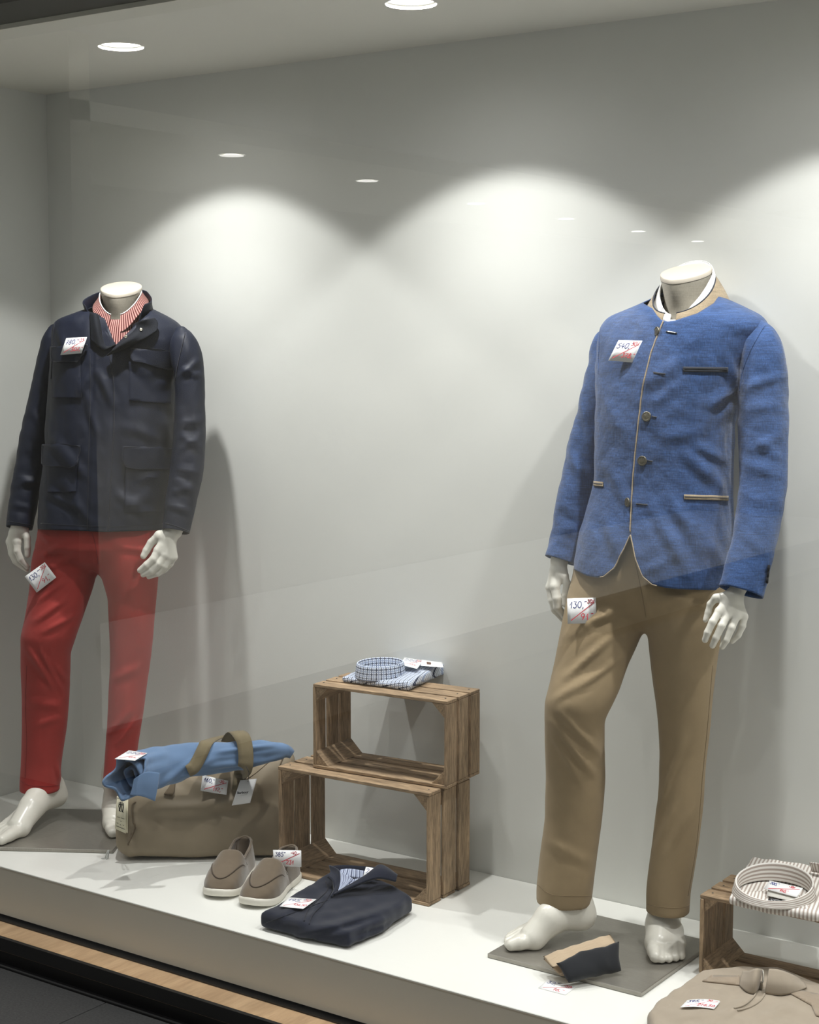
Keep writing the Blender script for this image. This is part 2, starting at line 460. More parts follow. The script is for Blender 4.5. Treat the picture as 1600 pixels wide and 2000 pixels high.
# ================================================================ mannequins
plain('mannequin_white', (226, 223, 212), 0.28, mottle=0.015, scale=6, spec=0.5)
fabric('neck_linen', (180, 173, 158), 0.9, 0.08, 1400, 0.35, 0.1, slub=0.08)
plain('neck_cap_cream', (206, 197, 182), 0.5, mottle=0.02)
k = NT('steel_plate'); f = k.noise(k.coord((1, 40, 1)), 30, 3)
M['steel_plate'] = k.fin(k.ramp(f, [(0.3, lin((150, 146, 138))), (0.7, lin((166, 162, 153)))]), 0.3, None, 0.6, 0.5)
class Frame:
    """a mannequin's own axes: c = axis point on the plinth, n = facing, e = towards its left hand"""
    def __init__(s, x, y, face):
        a = math.radians(face)
        s.c = np.array([x, y, 0.0]); s.n = np.array([math.sin(a), -math.cos(a), 0]); s.e = np.array([math.cos(a), math.sin(a), 0])
        v = _C - s.c; v[2] = 0; v = norm(v); s.cs = abs(v @ s.n); s.sn = abs(v @ s.e)
        s.D = float((s.c + np.array([0, 0, 0.8]) - _C) @ _fw)
FR = Frame(-1.79, 3.43, 0.0)
FL = Frame(-3.585, 3.39, 31.0)
PT = 0.011                                           # plate thickness

def rows3(fr, rows):
    """photo rows (y, x_left, x_right, depth ratio[, extra distance]) -> z, centre, half width, half depth"""
    out = []
    for r in rows:
        y, xl, xr, q = r[:4]; D = fr.D + (r[4] if len(r) > 4 else 0)
        p = atd((xl + xr) / 2, y, D); w = (xr - xl) / 2 * D / FPX
        a = w / math.sqrt(fr.cs ** 2 + (q * fr.sn) ** 2)
        out.append((p[2], p[0], p[1], a, a * q))
    return np.array(out)
def slice_sdf(fr, R, extra=None):
    R = R[np.argsort(R[:, 0])]
    Z = np.linspace(R[0, 0], R[-1, 0], 400)
    T = np.stack([np.interp(Z, R[:, 0], R[:, i]) for i in range(1, 5)], 1)
    ker = np.hanning(23); ker /= ker.sum()
    T = np.stack([np.convolve(np.pad(T[:, i], 11, mode='reflect', reflect_type='odd'), ker, 'valid') for i in range(4)], 1)
    def f(p):
        z = p[:, 2]; cx, cy, a, b = [np.interp(z, Z, T[:, i]) for i in range(4)]
        dx = p[:, 0] - cx; dy = p[:, 1] - cy
        u = dx * fr.e[0] + dy * fr.e[1]; v = dx * fr.n[0] + dy * fr.n[1]
        k_ = np.sqrt((u / a) ** 2 + (v / b) ** 2 + 1e-9)
        return (k_ - 1) * np.minimum(a, b)
    return f, R[0, 0], R[-1, 0]

def hand(name, to_px, D, wrist, fingers, parent, rs=1.0, forearm=None):
    """wrist: list of (u,v,r,dD); fingers: list of lists of (u,v,r,dD), first point = knuckle"""
    def P(q): x, y = to_px(q[0], q[1]); return atd(x, y, D + q[3])
    sc = (to_px(1, 0)[0] - to_px(0, 0)[0]) * D / FPX * rs
    chains = []
    w = [P(q) for q in wrist]; wr = [q[2] * sc for q in wrist]
    for i, fg in enumerate(fingers):
        c = [P(q) for q in fg]; r = [q[2] * sc for q in fg]
        chains.append((c, r))
    def f(p):
        d = chain(p, w, wr, 0.008)
        for i, (c, r) in enumerate(chains):
            d = smin(d, cone(p, w[-1], c[0], wr[-1] * 0.8, r[0] * 1.12), 0.012)
        for i, (c, r) in enumerate(chains):
            d = smin(d, chain(p, c, r, 0.003), 0.0035)
        return d
    allp = np.array(w + [q for c, r in chains for q in c])
    V, F = snets(f, allp.min(0) - 0.03, allp.max(0) + 0.03, 0.0022)
    return mesh(name, V, F, 'mannequin_white', parent)
def foot(name, ank_px, toe_px, lift, side, parent, top, wd=1.2, aa=0.24):
    """ank_px (x, y, distance), toe_px: where ankle and toe tip are seen; lift: raised heel; side=+1 big toe towards +perp; top = shin inside the trouser leg"""
    A = atd(*ank_px); toe = atz(toe_px[0], toe_px[1], PT)
    hz = A[2] - lift; A[2] = PT; t = toe - A; L = np.linalg.norm(t) / (1 - aa); t = norm(t); heel = toe - t * L
    s = np.array([-t[1], t[0], 0]) * side; z = np.array([0, 0, 1.0])
    def q(a, b, c): return heel + t * (a * L) + s * (b * wd) + z * c
    ank = q(aa, 0, hz + lift); top = np.array(top)
    big = [q(0.68, 0.022, 0.023), q(0.86, 0.024, 0.020), q(0.955, 0.022, 0.0155)]
    toes = [(big, [0.022, 0.018, 0.0148])]
    for i, (b, e) in enumerate([(0.008, 0.965), (-0.007, 0.94), (-0.021, 0.90), (-0.033, 0.85)]):
        toes.append(([q(0.66 - 0.03 * i, b * 0.95, 0.026), q((0.68 + e) / 2 - 0.015 * i, b, 0.023), q(e, b * 1.06, 0.0112)], [0.0155, 0.0120, 0.0102]))
    def f(p):
        d = chain(p, [top, ank], [0.042, 0.037], 0.01)
        d = smin(d, chain(p, [ank, q(0.13, 0, 0.065 + lift), q(0.10, 0, 0.033 + lift)], [0.036, 0.034, 0.035], 0.01), 0.03)
        d = smin(d, chain(p, [ank - z * 0.030 + t * 0.004, q(0.50, 0.010, 0.052 + lift * 0.55), q(0.70, 0.012, 0.029)], [0.036, 0.033, 0.027], 0.01), 0.025)
        d = smin(d, chain(p, [q(0.10, -0.004, 0.03 + lift), q(0.42, -0.020, 0.03 + lift * 0.5), q(0.66, -0.026, 0.022)], [0.028, 0.022, 0.020], 0.01), 0.026)
        d = smin(d, chain(p, [q(0.64, -0.026, 0.019), q(0.68, 0.0, 0.020), q(0.68, 0.022, 0.021)], [0.0175, 0.0185, 0.0205], 0.01), 0.014)
        d = smin(d, chain(p, [q(0.12, 0.004, 0.036 + lift), q(0.42, 0.014, 0.044 + lift * 0.55), q(0.70, 0.020, 0.025)], [0.030, 0.026, 0.023], 0.01), 0.022)
        for c, r in toes: d = smin(d, chain(p, c, r, 0.004), 0.0035)
        # ankle bones
        d = smin(d, np.linalg.norm(p - (ank + s * 0.028 - z * 0.035), axis=1) - 0.012, 0.014)
        d = smin(d, np.linalg.norm(p - (ank - s * 0.029 - z * 0.04), axis=1) - 0.012, 0.014)
        return np.maximum(d, PT - p[:, 2])
    pts = np.array([toe, heel, top])
    V, F = snets(f, pts.min(0) - [0.06, 0.06, 0.004], pts.max(0) + [0.06, 0.06, 0.04], 0.0032)
    return mesh(name, V, F, 'mannequin_white', parent)
def neck(fr, cpx, D, parent, seed):
    """neck stump with slanted cap; cpx = photo centre of the cap"""
    c = atd(cpx[0], cpx[1], D); n, e = fr.n, fr.e; z = np.array([0, 0, 1.0])
    N = 56; th = np.linspace(0, 2 * math.pi, N, endpoint=False)
    def ring(a, b, dz, tilt, shift, point):
        V = []
        for t in th:
            u = a * math.sin(t); v = b * math.cos(t)
            if math.cos(t) > 0: v *= 1 + point * math.cos(t) ** 6; u *= 1 - 0.06 * math.cos(t)
            V.append(c + e * u + n * (v + shift) + z * (dz - tilt * v))
        return V
    rows = []
    for a, b, dz, ti, sh, pt in [(0.0615, 0.060, -0.013, 0.34, 0, 0.10), (0.058, 0.0575, -0.030, 0.32, -0.002, 0.14), (0.055, 0.054, -0.055, 0.25, -0.006, 0.16), (0.056, 0.056, -0.085, 0.2, -0.012, 0.05), (0.066, 0.064, -0.115, 0.15, -0.018, 0), (0.085, 0.075, -0.15, 0.1, -0.022, 0)]:
        rows += ring(a, b, dz, ti, sh, pt)
    F = grid_faces(6, N, True, flip=True)
    m_ = mesh('neck', rows, F, 'neck_linen', parent); mod(m_, 'SUBSURF', levels=1, render_levels=1)
    rows = []
    prof = [(0.0, 0.0), (0.9, 0.0), (0.985, -0.0006), (1.0, -0.0022), (1.0, -0.0105), (0.99, -0.0125), (0.9, -0.0125)]
    for s, dz in prof:
        rows += ring(0.0625 * s, 0.061 * s, dz, 0.34, 0, 0.10)
    mesh('neck_cap', rows, grid_faces(len(prof), N, True, flip=True), 'neck_cap_cream', parent)
def inner_body(fr, shoulders, elbows, wrists, hips, knees, ankles, parent):
    """plain figure inside the clothes that carries hands, neck and feet"""
    z = np.array([0, 0, 1.0]); pelvis = sum(hips) / 2; chest = sum(shoulders) / 2
    def f(p):
        d = chain(p, [pelvis, (pelvis + chest) / 2, chest - z * 0.06, chest + z * 0.02], [0.05, 0.06, 0.06, 0.03], 0.02)
        for s, el, w in zip(shoulders, elbows, wrists):
            d = smin(d, chain(p, [chest - z * 0.04, s, el, w], [0.03, 0.02, 0.02, 0.02], 0.01), 0.02)
        for h, k_, a in zip(hips, knees, ankles):
            d = smin(d, chain(p, [h, k_, a], [0.03, 0.022, 0.022], 0.01), 0.02)
        return d
    A = np.array(list(shoulders) + list(elbows) + list(wrists) + list(hips) + list(knees) + list(ankles))
    V, F = snets(f, A.min(0) - 0.11, A.max(0) + 0.13, 0.013)
    return mesh('body', V, F, 'mannequin_white', parent)
def plate(fr, corner, w, d, parent):
    """steel base plate: corner = nearest left corner in the photo, w along e, d away from the pane side"""
    a = np.array([corner[0], corner[1], 0]); b = a + fr.e * w; c = b - fr.n * d; g = a - fr.n * d
    bm = bmesh.new(); lo = [bm.verts.new(Vector(q) + Vector((0, 0, 0.0004))) for q in (a, b, c, g)]; hi = [bm.verts.new(Vector(q) + Vector((0, 0, PT))) for q in (a, b, c, g)]
    bm.faces.new(lo[::-1]); bm.faces.new(hi)
    for i in range(4): j = (i + 1) % 4; bm.faces.new((lo[i], lo[j], hi[j], hi[i]))
    bmesh.ops.bevel(bm, geom=list(bm.edges), offset=0.0012, segments=1, affect='EDGES')
    me = bpy.data.meshes.new('base_plate'); bm.to_mesh(me); bm.free(); me.materials.append(M['steel_plate'])
    return link(bpy.data.objects.new('base_plate', me), parent)

def MZ(z, x, y): return np.array([x, y, z])
# ---- the right one, under the blue jacket
manR = thing('mannequin', (FR.c[0], FR.c[1], 0.0), 'headless white mannequin wearing the blue jacket and khaki trousers', 'mannequin', 'headless mannequins')
pr = atz(952, 1862, PT); plate(FR, pr, 0.412, 0.385, manR)
neck(FR, (1340, 529), FR.D, manR, 1)
pxA = lambda u, v: (1350 + u / 10.667, 1120 + v / 10.667)
hand('hand', pxA, 3.665, [(1110, 60, 165, 0.012), (990, 300, 160, 0.008), (905, 470, 150, 0.004)], [
    [(590, 790, 88, -0.002), (450, 1010, 80, -0.012), (345, 1230, 74, -0.010), (292, 1385, 66, -0.004)],
    [(760, 850, 88, -0.004), (640, 1090, 80, -0.016), (520, 1340, 74, -0.014), (448, 1500, 66, -0.006)],
    [(945, 890, 84, -0.002), (850, 1130, 76, -0.012), (735, 1385, 72, -0.010), (652, 1525, 64, -0.002)],
    [(1110, 900, 74, 0.004), (1075, 1100, 68, 0.000), (985, 1290, 62, 0.004), (860, 1415, 54, 0.010)],
    [(520, 510, 80, 0.012), (400, 640, 70, 0.020), (355, 810, 66, 0.022), (300, 970, 56, 0.022)]], manR)
pxB = lambda u, v: (1040 + u / 11.43, 1070 + v / 11.43)
hand('hand', pxB, 3.975, [(600, 60, 175, 0.0), (600, 300, 180, 0.0), (580, 520, 165, 0.0)], [
    [(510, 860, 105, -0.012), (545, 1130, 95, -0.018), (560, 1320, 88, -0.014), (715, 1525, 78, -0.006)],
    [(420, 880, 105, 0.010), (455, 1170, 95, 0.006), (500, 1370, 88, 0.010), (690, 1590, 76, 0.014)],
    [(400, 880, 98, 0.032), (440, 1180, 88, 0.030), (510, 1400, 80, 0.034), (690, 1580, 70, 0.038)],
    [(420, 850, 88, 0.052), (470, 1100, 76, 0.052), (540, 1290, 70, 0.056), (660, 1420, 62, 0.058)],
    [(700, 640, 100, -0.010), (775, 800, 84, -0.016), (735, 1050, 76, -0.020), (724, 1265, 62, -0.020)]], manR)
foot('foot', (1112, 1742, 3.955), (984, 1851), 0.03, 1, manR, atd(1112, 1690, 3.96))
foot('foot', (1300, 1745, 3.965), (1300, 1885), 0.008, -1, manR, atd(1308, 1700, 3.93), aa=0.29, wd=1.06)
inner_body(FR, [atd(1214, 668, 3.98), atd(1475, 664, 3.79)], [atd(1155, 870, 3.99), atd(1490, 880, 3.73)], [atd(1092, 1075, 3.975), atd(1452, 1125, 3.675)],
           [atd(1200, 1110, 3.93), atd(1335, 1115, 3.80)], [atd(1135, 1390, 3.87), atd(1335, 1420, 3.87)], [atd(1110, 1730, 3.95), atd(1303, 1720, 3.93)], manR)
# ---- the left one, under the navy jacket
manL = thing('mannequin', (FL.c[0], FL.c[1], 0.0), 'headless white mannequin wearing the navy jacket and red trousers', 'mannequin', 'headless mannequins')
a = atz(0, 1655, PT); plate(FL, a - FL.e * 0.075, 0.41, 0.40, manL)
neck(FL, (236.5, 561), FL.D, manL, 2)
pxC = lambda u, v: (u / 16, 1010 + v / 16)
hand('hand', pxC, 4.955, [(640, 60, 270, 0.0), (600, 340, 250, 0.0), (520, 520, 215, 0.0)], [
    [(545, 760, 130, -0.010), (540, 1060, 112, -0.014), (650, 1320, 105, -0.012), (860, 1555, 82, -0.006)],
    [(400, 790, 125, 0.010), (415, 1120, 108, 0.006), (545, 1380, 100, 0.010), (830, 1635, 80, 0.012)],
    [(310, 780, 115, 0.030), (360, 1130, 98, 0.028), (480, 1390, 90, 0.030), (740, 1590, 76, 0.034)],
    [(320, 730, 100, 0.048), (380, 1020, 88, 0.048), (470, 1240, 80, 0.050), (600, 1400, 70, 0.052)],
    [(740, 440, 140, -0.008), (850, 650, 110, -0.014), (862, 950, 102, -0.016), (862, 1180, 92, -0.014)]], manL)
pxD = lambda u, v: (250 + u / 12.308, 1010 + v / 12.308)
hand('hand', pxD, 4.735, [(1240, 100, 190, 0.010), (1100, 350, 185, 0.006), (980, 480, 170, 0.004)], [
    [(730, 800, 105, -0.004), (615, 1010, 96, -0.010), (455, 1150, 90, -0.008), (290, 1280, 72, 0.0)],
    [(875, 900, 100, -0.004), (750, 1120, 90, -0.008), (570, 1290, 84, -0.004), (365, 1385, 66, 0.004)],
    [(1010, 960, 92, 0.0), (880, 1180, 84, 0.0), (715, 1350, 78, 0.006), (500, 1435, 60, 0.012)],
    [(1110, 960, 80, 0.008), (1020, 1130, 72, 0.012), (890, 1270, 66, 0.018), (730, 1370, 54, 0.024)],
    [(760, 450, 120, 0.008), (560, 610, 95, 0.012), (445, 800, 90, 0.012), (372, 935, 76, 0.010)]], manL)
foot('foot', (88, 1518, 4.95), (-18, 1652), 0.036, 1, manL, atd(80, 1480, 4.94))
foot('foot', (227, 1515, 4.965), (236, 1638), 0.008, -1, manL, atd(231, 1480, 4.92), aa=0.29, wd=1.06)
inner_body(FL, [atd(125, 650, 4.97), atd(346, 672, 4.845)], [atd(75, 840, 4.98), atd(366, 850, 4.76)], [atd(38, 1020, 4.96), atd(345, 1024, 4.745)],
           [atd(135, 1040, 4.92), atd(250, 1045, 4.84)], [atd(95, 1265, 4.88), atd(255, 1265, 4.86)], [atd(80, 1510, 4.94), atd(229, 1500, 4.885)], manL)

# ================================================================ worn clothes
fabric('blue_linen', (51, 77, 122), 0.85, 0.12, 1500, 0.35, 0.8, 26, slub=0.30, wdist=0.006)
fabric('beige_linen', (160, 144, 120), 0.9, 0.12, 1500, 0.4, 0.2, 20, slub=0.16)
fabric('navy_nylon', (21, 27, 45), 0.55, 0.06, 900, 0.05, 0.55, 11, sheen=0.0, spec=0.33, wdist=0.008)
fabric('navy_nylon_inside', (25, 28, 36), 0.8, 0.06, 900, 0.05, 0.2, 11, sheen=0.0, spec=0.2)
fabric('khaki_cotton', (152, 133, 103), 0.8, 0.05, 1300, 0.15, 0.3, 12, sheen=0.1, wdist=0.006)
fabric('khaki_thread', (130, 112, 84), 0.85, 0.05)
fabric('red_cotton', (160, 54, 50), 0.75, 0.05, 1300, 0.12, 0.35, 12, sheen=0.1, wdist=0.006)
fabric('red_thread', (128, 36, 36), 0.8, 0.05)
fabric('navy_thread', (14, 18, 32), 0.7, 0.05)
fabric('white_shirt', (240, 240, 238), 0.8, 0.02, 1800, 0.1, 0.1)
fabric('dark_piping', (52, 56, 66), 0.8, 0.05)
plain('old_silver', (120, 116, 104), 0.35, 0.9, bump=0.5, bscale=420, mottle=0.3, scale=300)
plain('black_velvet', (18, 20, 26), 0.9)
def stripe_mat(name, base, line, period, width, coord='UV', axis=0, line2=None, rough=0.85, check=False):
    """woven stripes across u (or checks over u and v); uv is in metres"""
    k = NT(name); tc = k.n('ShaderNodeTexCoord'); sp = k.n('ShaderNodeSeparateXYZ'); k.l(tc.outputs[coord], sp.inputs[0])
    def band(i, per, wd, off=0.0):
        a = k.n('ShaderNodeMath', operation='MULTIPLY_ADD', ins={1: 1.0 / per, 2: 50.0 + off}); k.l(sp.outputs[i], a.inputs[0])
        b = k.n('ShaderNodeMath', operation='FRACT'); k.l(a.outputs[0], b.inputs[0])
        c = k.n('ShaderNodeMath', operation='LESS_THAN', ins={1: wd}); k.l(b.outputs[0], c.inputs[0]); return c.outputs[0]
    f = band(axis, period, width); col = k.mix(f, lin(base), lin(line))
    if check: col = k.mix(band(1 - axis, period, width), col, lin(line), 'MULTIPLY' if False else 'MIX')
    if line2:
        l2, per2, wd2, off2 = line2
        col = k.mix(band(axis, per2, wd2, off2), col, lin(l2))
        if check: col = k.mix(band(1 - axis, per2, wd2, off2), col, lin(l2))
    nr = k.bump(k.noise(k.coord(), 18, 3), 0.3, 0.004); nr = k.bump(k.noise(k.coord(), 1500, 1), 0.15, 0.0005, nr)
    M[name] = k.fin(col, rough, nr, 0, 0.2); return M[name]
stripe_mat('pink_stripe', (192, 146, 138), (90, 40, 40), 0.0062, 0.5)

def smooth_rows(R, n):
    R = R[np.argsort(-R[:, 0])]; Z = np.linspace(R[0, 0], R[-1, 0], n)
    T = [np.interp(-Z, -R[:, 0], R[:, i]) for i in range(1, 5)]
    kn = max(3, (n // 22) | 1); ker = np.hanning(kn + 2); ker /= ker.sum(); h = len(ker) // 2
    T = [np.convolve(np.pad(t, h, mode='reflect', reflect_type='odd'), ker, 'valid') for t in T]
    return np.stack([Z] + T, 1)
def shell(fr, rows, ytop=None, yhem=None, nphi=176, nrow=110, power=2.3, disp=None, zback=None, scale=1.0, frange=None):
    """a garment trunk: stacked sections; neckline and hem follow curves"""
    R = smooth_rows(rows3(fr, rows), 420)
    # columns denser at the front
    s = np.linspace(-1, 1, nphi + 1)[:-1]
    ph = math.pi * (0.55 * s + 0.45 * s ** 3)
    if frange: ph = np.linspace(math.radians(frange[0]), math.radians(frange[1]), nphi)
    c, q = np.cos(ph), np.sin(ph)
    m = (np.abs(c) ** power + np.abs(q) ** power) ** (-1 / power)
    dirs = fr.e[None] * (q * m)[:, None], fr.n[None] * (c * m)[:, None]
    P = np.empty((420, nphi, 3))
    P[..., 2] = R[:, 0][:, None]
    for k_ in (0, 1):
        P[..., k_] = R[:, 1 + k_][:, None] + scale * (R[:, 3][:, None] * dirs[0][None, :, k_] + R[:, 4][:, None] * dirs[1][None, :, k_])
    xy = proj(P)
    nr = fr.e[None] * q[:, None] + fr.n[None] * c[:, None]
    front = (nr @ norm((_C - fr.c) * [1, 1, 0])) > -0.12
    i0 = np.zeros(nphi); i1 = np.full(nphi, 419.0)
    for j in range(nphi):
        if ytop is not None and front[j]:
            yt = np.interp(xy[:, j, 0], *ytop); ok = np.nonzero(xy[:, j, 1] >= yt)[0]
            if len(ok) and ok[0] > 0:
                a = ok[0]; d0 = xy[a - 1, j, 1] - yt[a - 1]; d1 = xy[a, j, 1] - yt[a]; i0[j] = a - 1 + d0 / (d0 - d1 + 1e-9)
        if yhem is not None and front[j]:
            yt = np.interp(xy[:, j, 0], *yhem); ok = np.nonzero(xy[:, j, 1] >= yt)[0]
            ok = ok[ok > 150]
            if len(ok):
                a = ok[0]; d0 = xy[a - 1, j, 1] - yt[a - 1]; d1 = xy[a, j, 1] - yt[a]; i1[j] = a - 1 + np.clip(d0 / (d0 - d1 + 1e-9), 0, 1)
        elif zback is not None:
            i1[j] = np.interp(-zback, -R[:, 0], np.arange(420))
    V = np.empty((nrow, nphi, 3))
    for j in range(nphi):
        t = np.linspace(i0[j], i1[j], nrow); a = np.clip(t.astype(int), 0, 418); f = (t - a)[:, None]
        V[:, j] = P[a, j] * (1 - f) + P[a + 1, j] * f
    NN = np.broadcast_to(norm(nr), (nrow, nphi, 3))
    V = V.reshape(-1, 3); N = NN.reshape(-1, 3)
    if disp is not None: V = V + N * disp(V, np.tile(ph, nrow))[:, None]
    uv = np.stack([np.tile(ph * 0.16, nrow), V[:, 2]], 1)
    return V, grid_faces(nrow, nphi, frange is None, flip=True), uv
def sleeve(pts, n=70, sides=40, ratio=0.85, dsp=None, power=2.2):
    """pts: (x, y, half width px, D)"""
    Q = resample(pts, n)
    P = np.array([atd(x, y, D) for x, y, w, D in Q]); R = Q[:, 2] * Q[:, 3] / FPX
    T = norm(np.gradient(P, axis=0)); view = norm(P - _C)
    U = norm(np.cross(T, view)); W = np.cross(T, U)
    th = np.linspace(0, 2 * math.pi, sides, endpoint=False)
    c, s = np.cos(th), np.sin(th); m = (np.abs(c) ** power + np.abs(s) ** power) ** (-1 / power)
    rr = np.broadcast_to(np.asarray(ratio, float), (n,)) if np.ndim(ratio) == 0 else np.interp(np.linspace(0, 1, n), np.linspace(0, 1, len(ratio)), ratio)
    N = (U[:, None] * c[None, :, None] + W[:, None] * s[None, :, None]).reshape(-1, 3)
    V = (P[:, None] + U[:, None] * ((c * m)[None, :, None] * R[:, None, None]) + W[:, None] * ((s * m)[None, :, None] * (R * rr)[:, None, None])).reshape(-1, 3)
    if dsp is not None: V = V + N * dsp(V)[:, None]
    F = grid_faces(n, sides, True)
    return V, F
def trousers_mesh(fr, left, right, hip, fold, seed, amp=0.0016):
    fh, h0, h1 = slice_sdf(fr, rows3(fr, hip))
    fl_, l0, l1 = slice_sdf(fr, rows3(fr, left)); fr_, r0, r1 = slice_sdf(fr, rows3(fr, right))
    def f(p):
        a = np.maximum(fl_(p), np.maximum(l0 - p[:, 2], p[:, 2] - l1)); b = np.maximum(fr_(p), np.maximum(r0 - p[:, 2], p[:, 2] - r1))
        d = smin(a, b, 0.016)
        d = smin(d, np.maximum(fh(p), np.maximum(h0 - p[:, 2], p[:, 2] - h1)), 0.03)
        view = (p - fr.c) @ norm((_C - fr.c) * [1, 1, 0])
        m = np.abs(d) < 0.03
        if m.any():
            g = np.clip((view[m] + 0.12) / 0.1, 0, 1)
            d[m] -= folds(p[m], fold) * g + amp * wob(p[m], 0.11, seed, (1, 1, 0.55))
        return d
    A = np.array([atd(r[1], r[0], fr.D + (r[4] if len(r) > 4 else 0)) for r in left + right] + [atd(r[2], r[0], fr.D + (r[4] if len(r) > 4 else 0)) for r in left + right])
    V, F = snets(f, A.min(0) - [0.12, 0.14, 0.02], A.max(0) + [0.12, 0.14, 0.02], 0.006)
    # open the leg ends and the waist
    P = np.array(V); Q = np.array(F); c = P[Q]
    n = norm(np.cross(c[:, 2] - c[:, 0], c[:, 3] - c[:, 1])); zc = c[:, :, 2].mean(1)
    keep = Q[~((np.abs(n[:, 2]) > 0.75) & ((zc < max(l0, r0) + 0.012) | (zc > l1 - 0.012)))].tolist()
    return V, keep
def button(name, c, n, r, mat, parent, t=0.0035):
    """domed round button"""
    n = norm(n); a = norm(np.cross(n, [0, 0, 1.0])); b = np.cross(n, a); V = []; prof = [(0.0, 1.25), (0.5, 1.15), (0.72, 0.9), (0.8, 1.1), (0.94, 1.1), (1.0, 0.7), (1.0, 0.0), (0.0, 0.0)]
    for s, h in prof:
        for i in range(20):
            q = 2 * math.pi * i / 20; V.append(c + (a * math.cos(q) + b * math.sin(q)) * (r * s) + n * (t * h))
    return mesh(name, V, grid_faces(len(prof), 20, True, flip=False), mat, parent)
def band_collar(fr, c0, f0, f1, nphi, prof, parent, name, mat, thick=0.003, uvs=False):
    """collar: prof(phi) -> list of (radius_e, radius_n, dz) from base to top; c0 = axis point at base"""
    V = []; uv = []; ph = np.linspace(math.radians(f0), math.radians(f1), nphi); nr = None
    rowsV = [prof(p) for p in ph]; nr = len(rowsV[0])
    for j in range(nr):
        for p, rw in zip(ph, rowsV):
            a, b, dz = rw[j]
            V.append(c0 + fr.e * (a * math.sin(p)) + fr.n * (b * math.cos(p)) + np.array([0, 0, dz])); uv.append((p * 0.07, j * 0.012))
    o = mesh(name, V, grid_faces(nr, nphi), mat, parent, uv=uv); solid(o, thick, 0.0)
    mod(o, 'SUBSURF', levels=1, render_levels=1); return o, V
def aph(p): return abs(p) if abs(p) < math.pi else 2 * math.pi - abs(p)
def sst(a, b, x): t = min(1, max(0, (x - a) / (b - a))); return t * t * (3 - 2 * t)

def flap3(name, rows, mat, parent, t=.004, nu=24, uv=None):
    """free-standing cloth piece: rows of 3-D points, smoothed"""
    R_ = [resample(np.array(r, float), nu) for r in rows]; G = np.stack(R_); nv = 4 * (len(rows) - 1) + 1
    H_ = resample(G.reshape(len(rows), -1), nv).reshape(nv, nu, 3)
    u_ = np.concatenate([[0], np.cumsum(np.linalg.norm(np.diff(H_[0], axis=0), axis=1))]); v_ = np.concatenate([[0], np.cumsum(np.linalg.norm(np.diff(H_[:, 0], axis=0), axis=1))])
    U_, V_ = np.meshgrid(u_, v_)
    o = mesh(name, H_.reshape(-1, 3), grid_faces(nv, nu), mat, parent, uv=np.stack([U_, V_], -1).reshape(-1, 2)); solid(o, t, 0.0); return o, H_

# ---------------------------------------------------------------- khaki trousers (right)
trR = thing('trousers', (FR.c[0], FR.c[1], 0.10), 'khaki cotton chinos on the mannequin in the blue jacket', 'trousers', 'trousers on the mannequins')
legL = [(1030, 1150, 1280, .70, .04), (1119, 1126, 1277, .78, .045), (1155, 1111, 1274, .86, .04), (1212, 1099, 1263, .9, .03), (1294, 1083, 1227, .95, .015), (1342, 1071, 1212, .95, .0), (1371, 1063, 1198, .95, -.005), (1403, 1063, 1181, .95, .0), (1456, 1064.5, 1182, .95, .02), (1517, 1067, 1182, .95, .04), (1598, 1066, 1175.5, .95, .06), (1659, 1056, 1168, .98, .075), (1736, 1047.5, 1159, 1.0, .085), (1762, 1048, 1156, 1.0, .09)]
legR = [(1030, 1240, 1395, .70, -.045), (1119, 1236, 1402, .72, -.05), (1155, 1245, 1410, .8, -.05), (1212, 1262, 1411, .92, -.05), (1302, 1275, 1400, .95, -.04), (1375, 1283, 1390, .95, -.03), (1476, 1289, 1380, .95, -.01), (1558, 1285, 1374, .95, .005), (1639, 1275, 1366, .98, .02), (1740, 1263, 1350, 1.0, .03), (1782, 1262, 1347, 1.0, .035)]
foldR = [(1100, 1250, 1235, 1168, 9, .005), (1098, 1330, 1205, 1235, 7, .006), (1110, 1362, 1225, 1275, 6, .005), (1120, 1215, 1255, 1190, 8, .004), (1075, 1372, 1170, 1310, 7, .004),
         (1070, 1400, 1165, 1520, 7, .006), (1072, 1420, 1140, 1540, 6, .005), (1085, 1385, 1180, 1480, 7, .004), (1255, 1110, 1268, 1230, 7, .004), (1290, 1560, 1345, 1430, 7, .005),
         (1285, 1590, 1310, 1520, 5, .004), (1283, 1660, 1325, 1560, 6, .004), (1290, 1690, 1365, 1560, 6, .004), (1270, 1180, 1390, 1150, 8, .004), (1265, 1240, 1295, 1420, 8, .003), (1060, 1640, 1160, 1690, 10, .003), (1110, 1160, 1150, 1230, 6, .004), (1265, 1130, 1400, 1185, 8, -.003)]
V, F = trousers_mesh(FR, legL, legR, [(1030, 1150, 1398, .66), (1119, 1128, 1406, .68), (1160, 1135, 1405, .68), (1195, 1180, 1370, .75), (1222, 1225, 1310, .8)], foldR, 1)
o = legs = mesh('trouser_legs', V, F, 'khaki_cotton', trR); solid(o, 0.002, -1)
sTR = Surf((V, F)); sTR.D = FR.D
seam('hem_stitch', sTR, [(1050, 1728), (1075, 1746), (1110, 1750), (1156, 1750)], 0.0009, 'khaki_thread', legs)
seam('hem_stitch', sTR, [(1264, 1766), (1295, 1772), (1330, 1773), (1347, 1768)], 0.0009, 'khaki_thread', legs)
seam('side_seam', sTR, [(1392, 1300), (1382, 1420), (1372, 1520), (1362, 1640), (1344, 1750)], 0.0012, 'khaki_thread', legs)
seam('fly_seam', sTR, [(1240, 1095), (1248, 1130), (1256, 1170), (1262, 1206)], 0.0012, 'khaki_thread', legs)
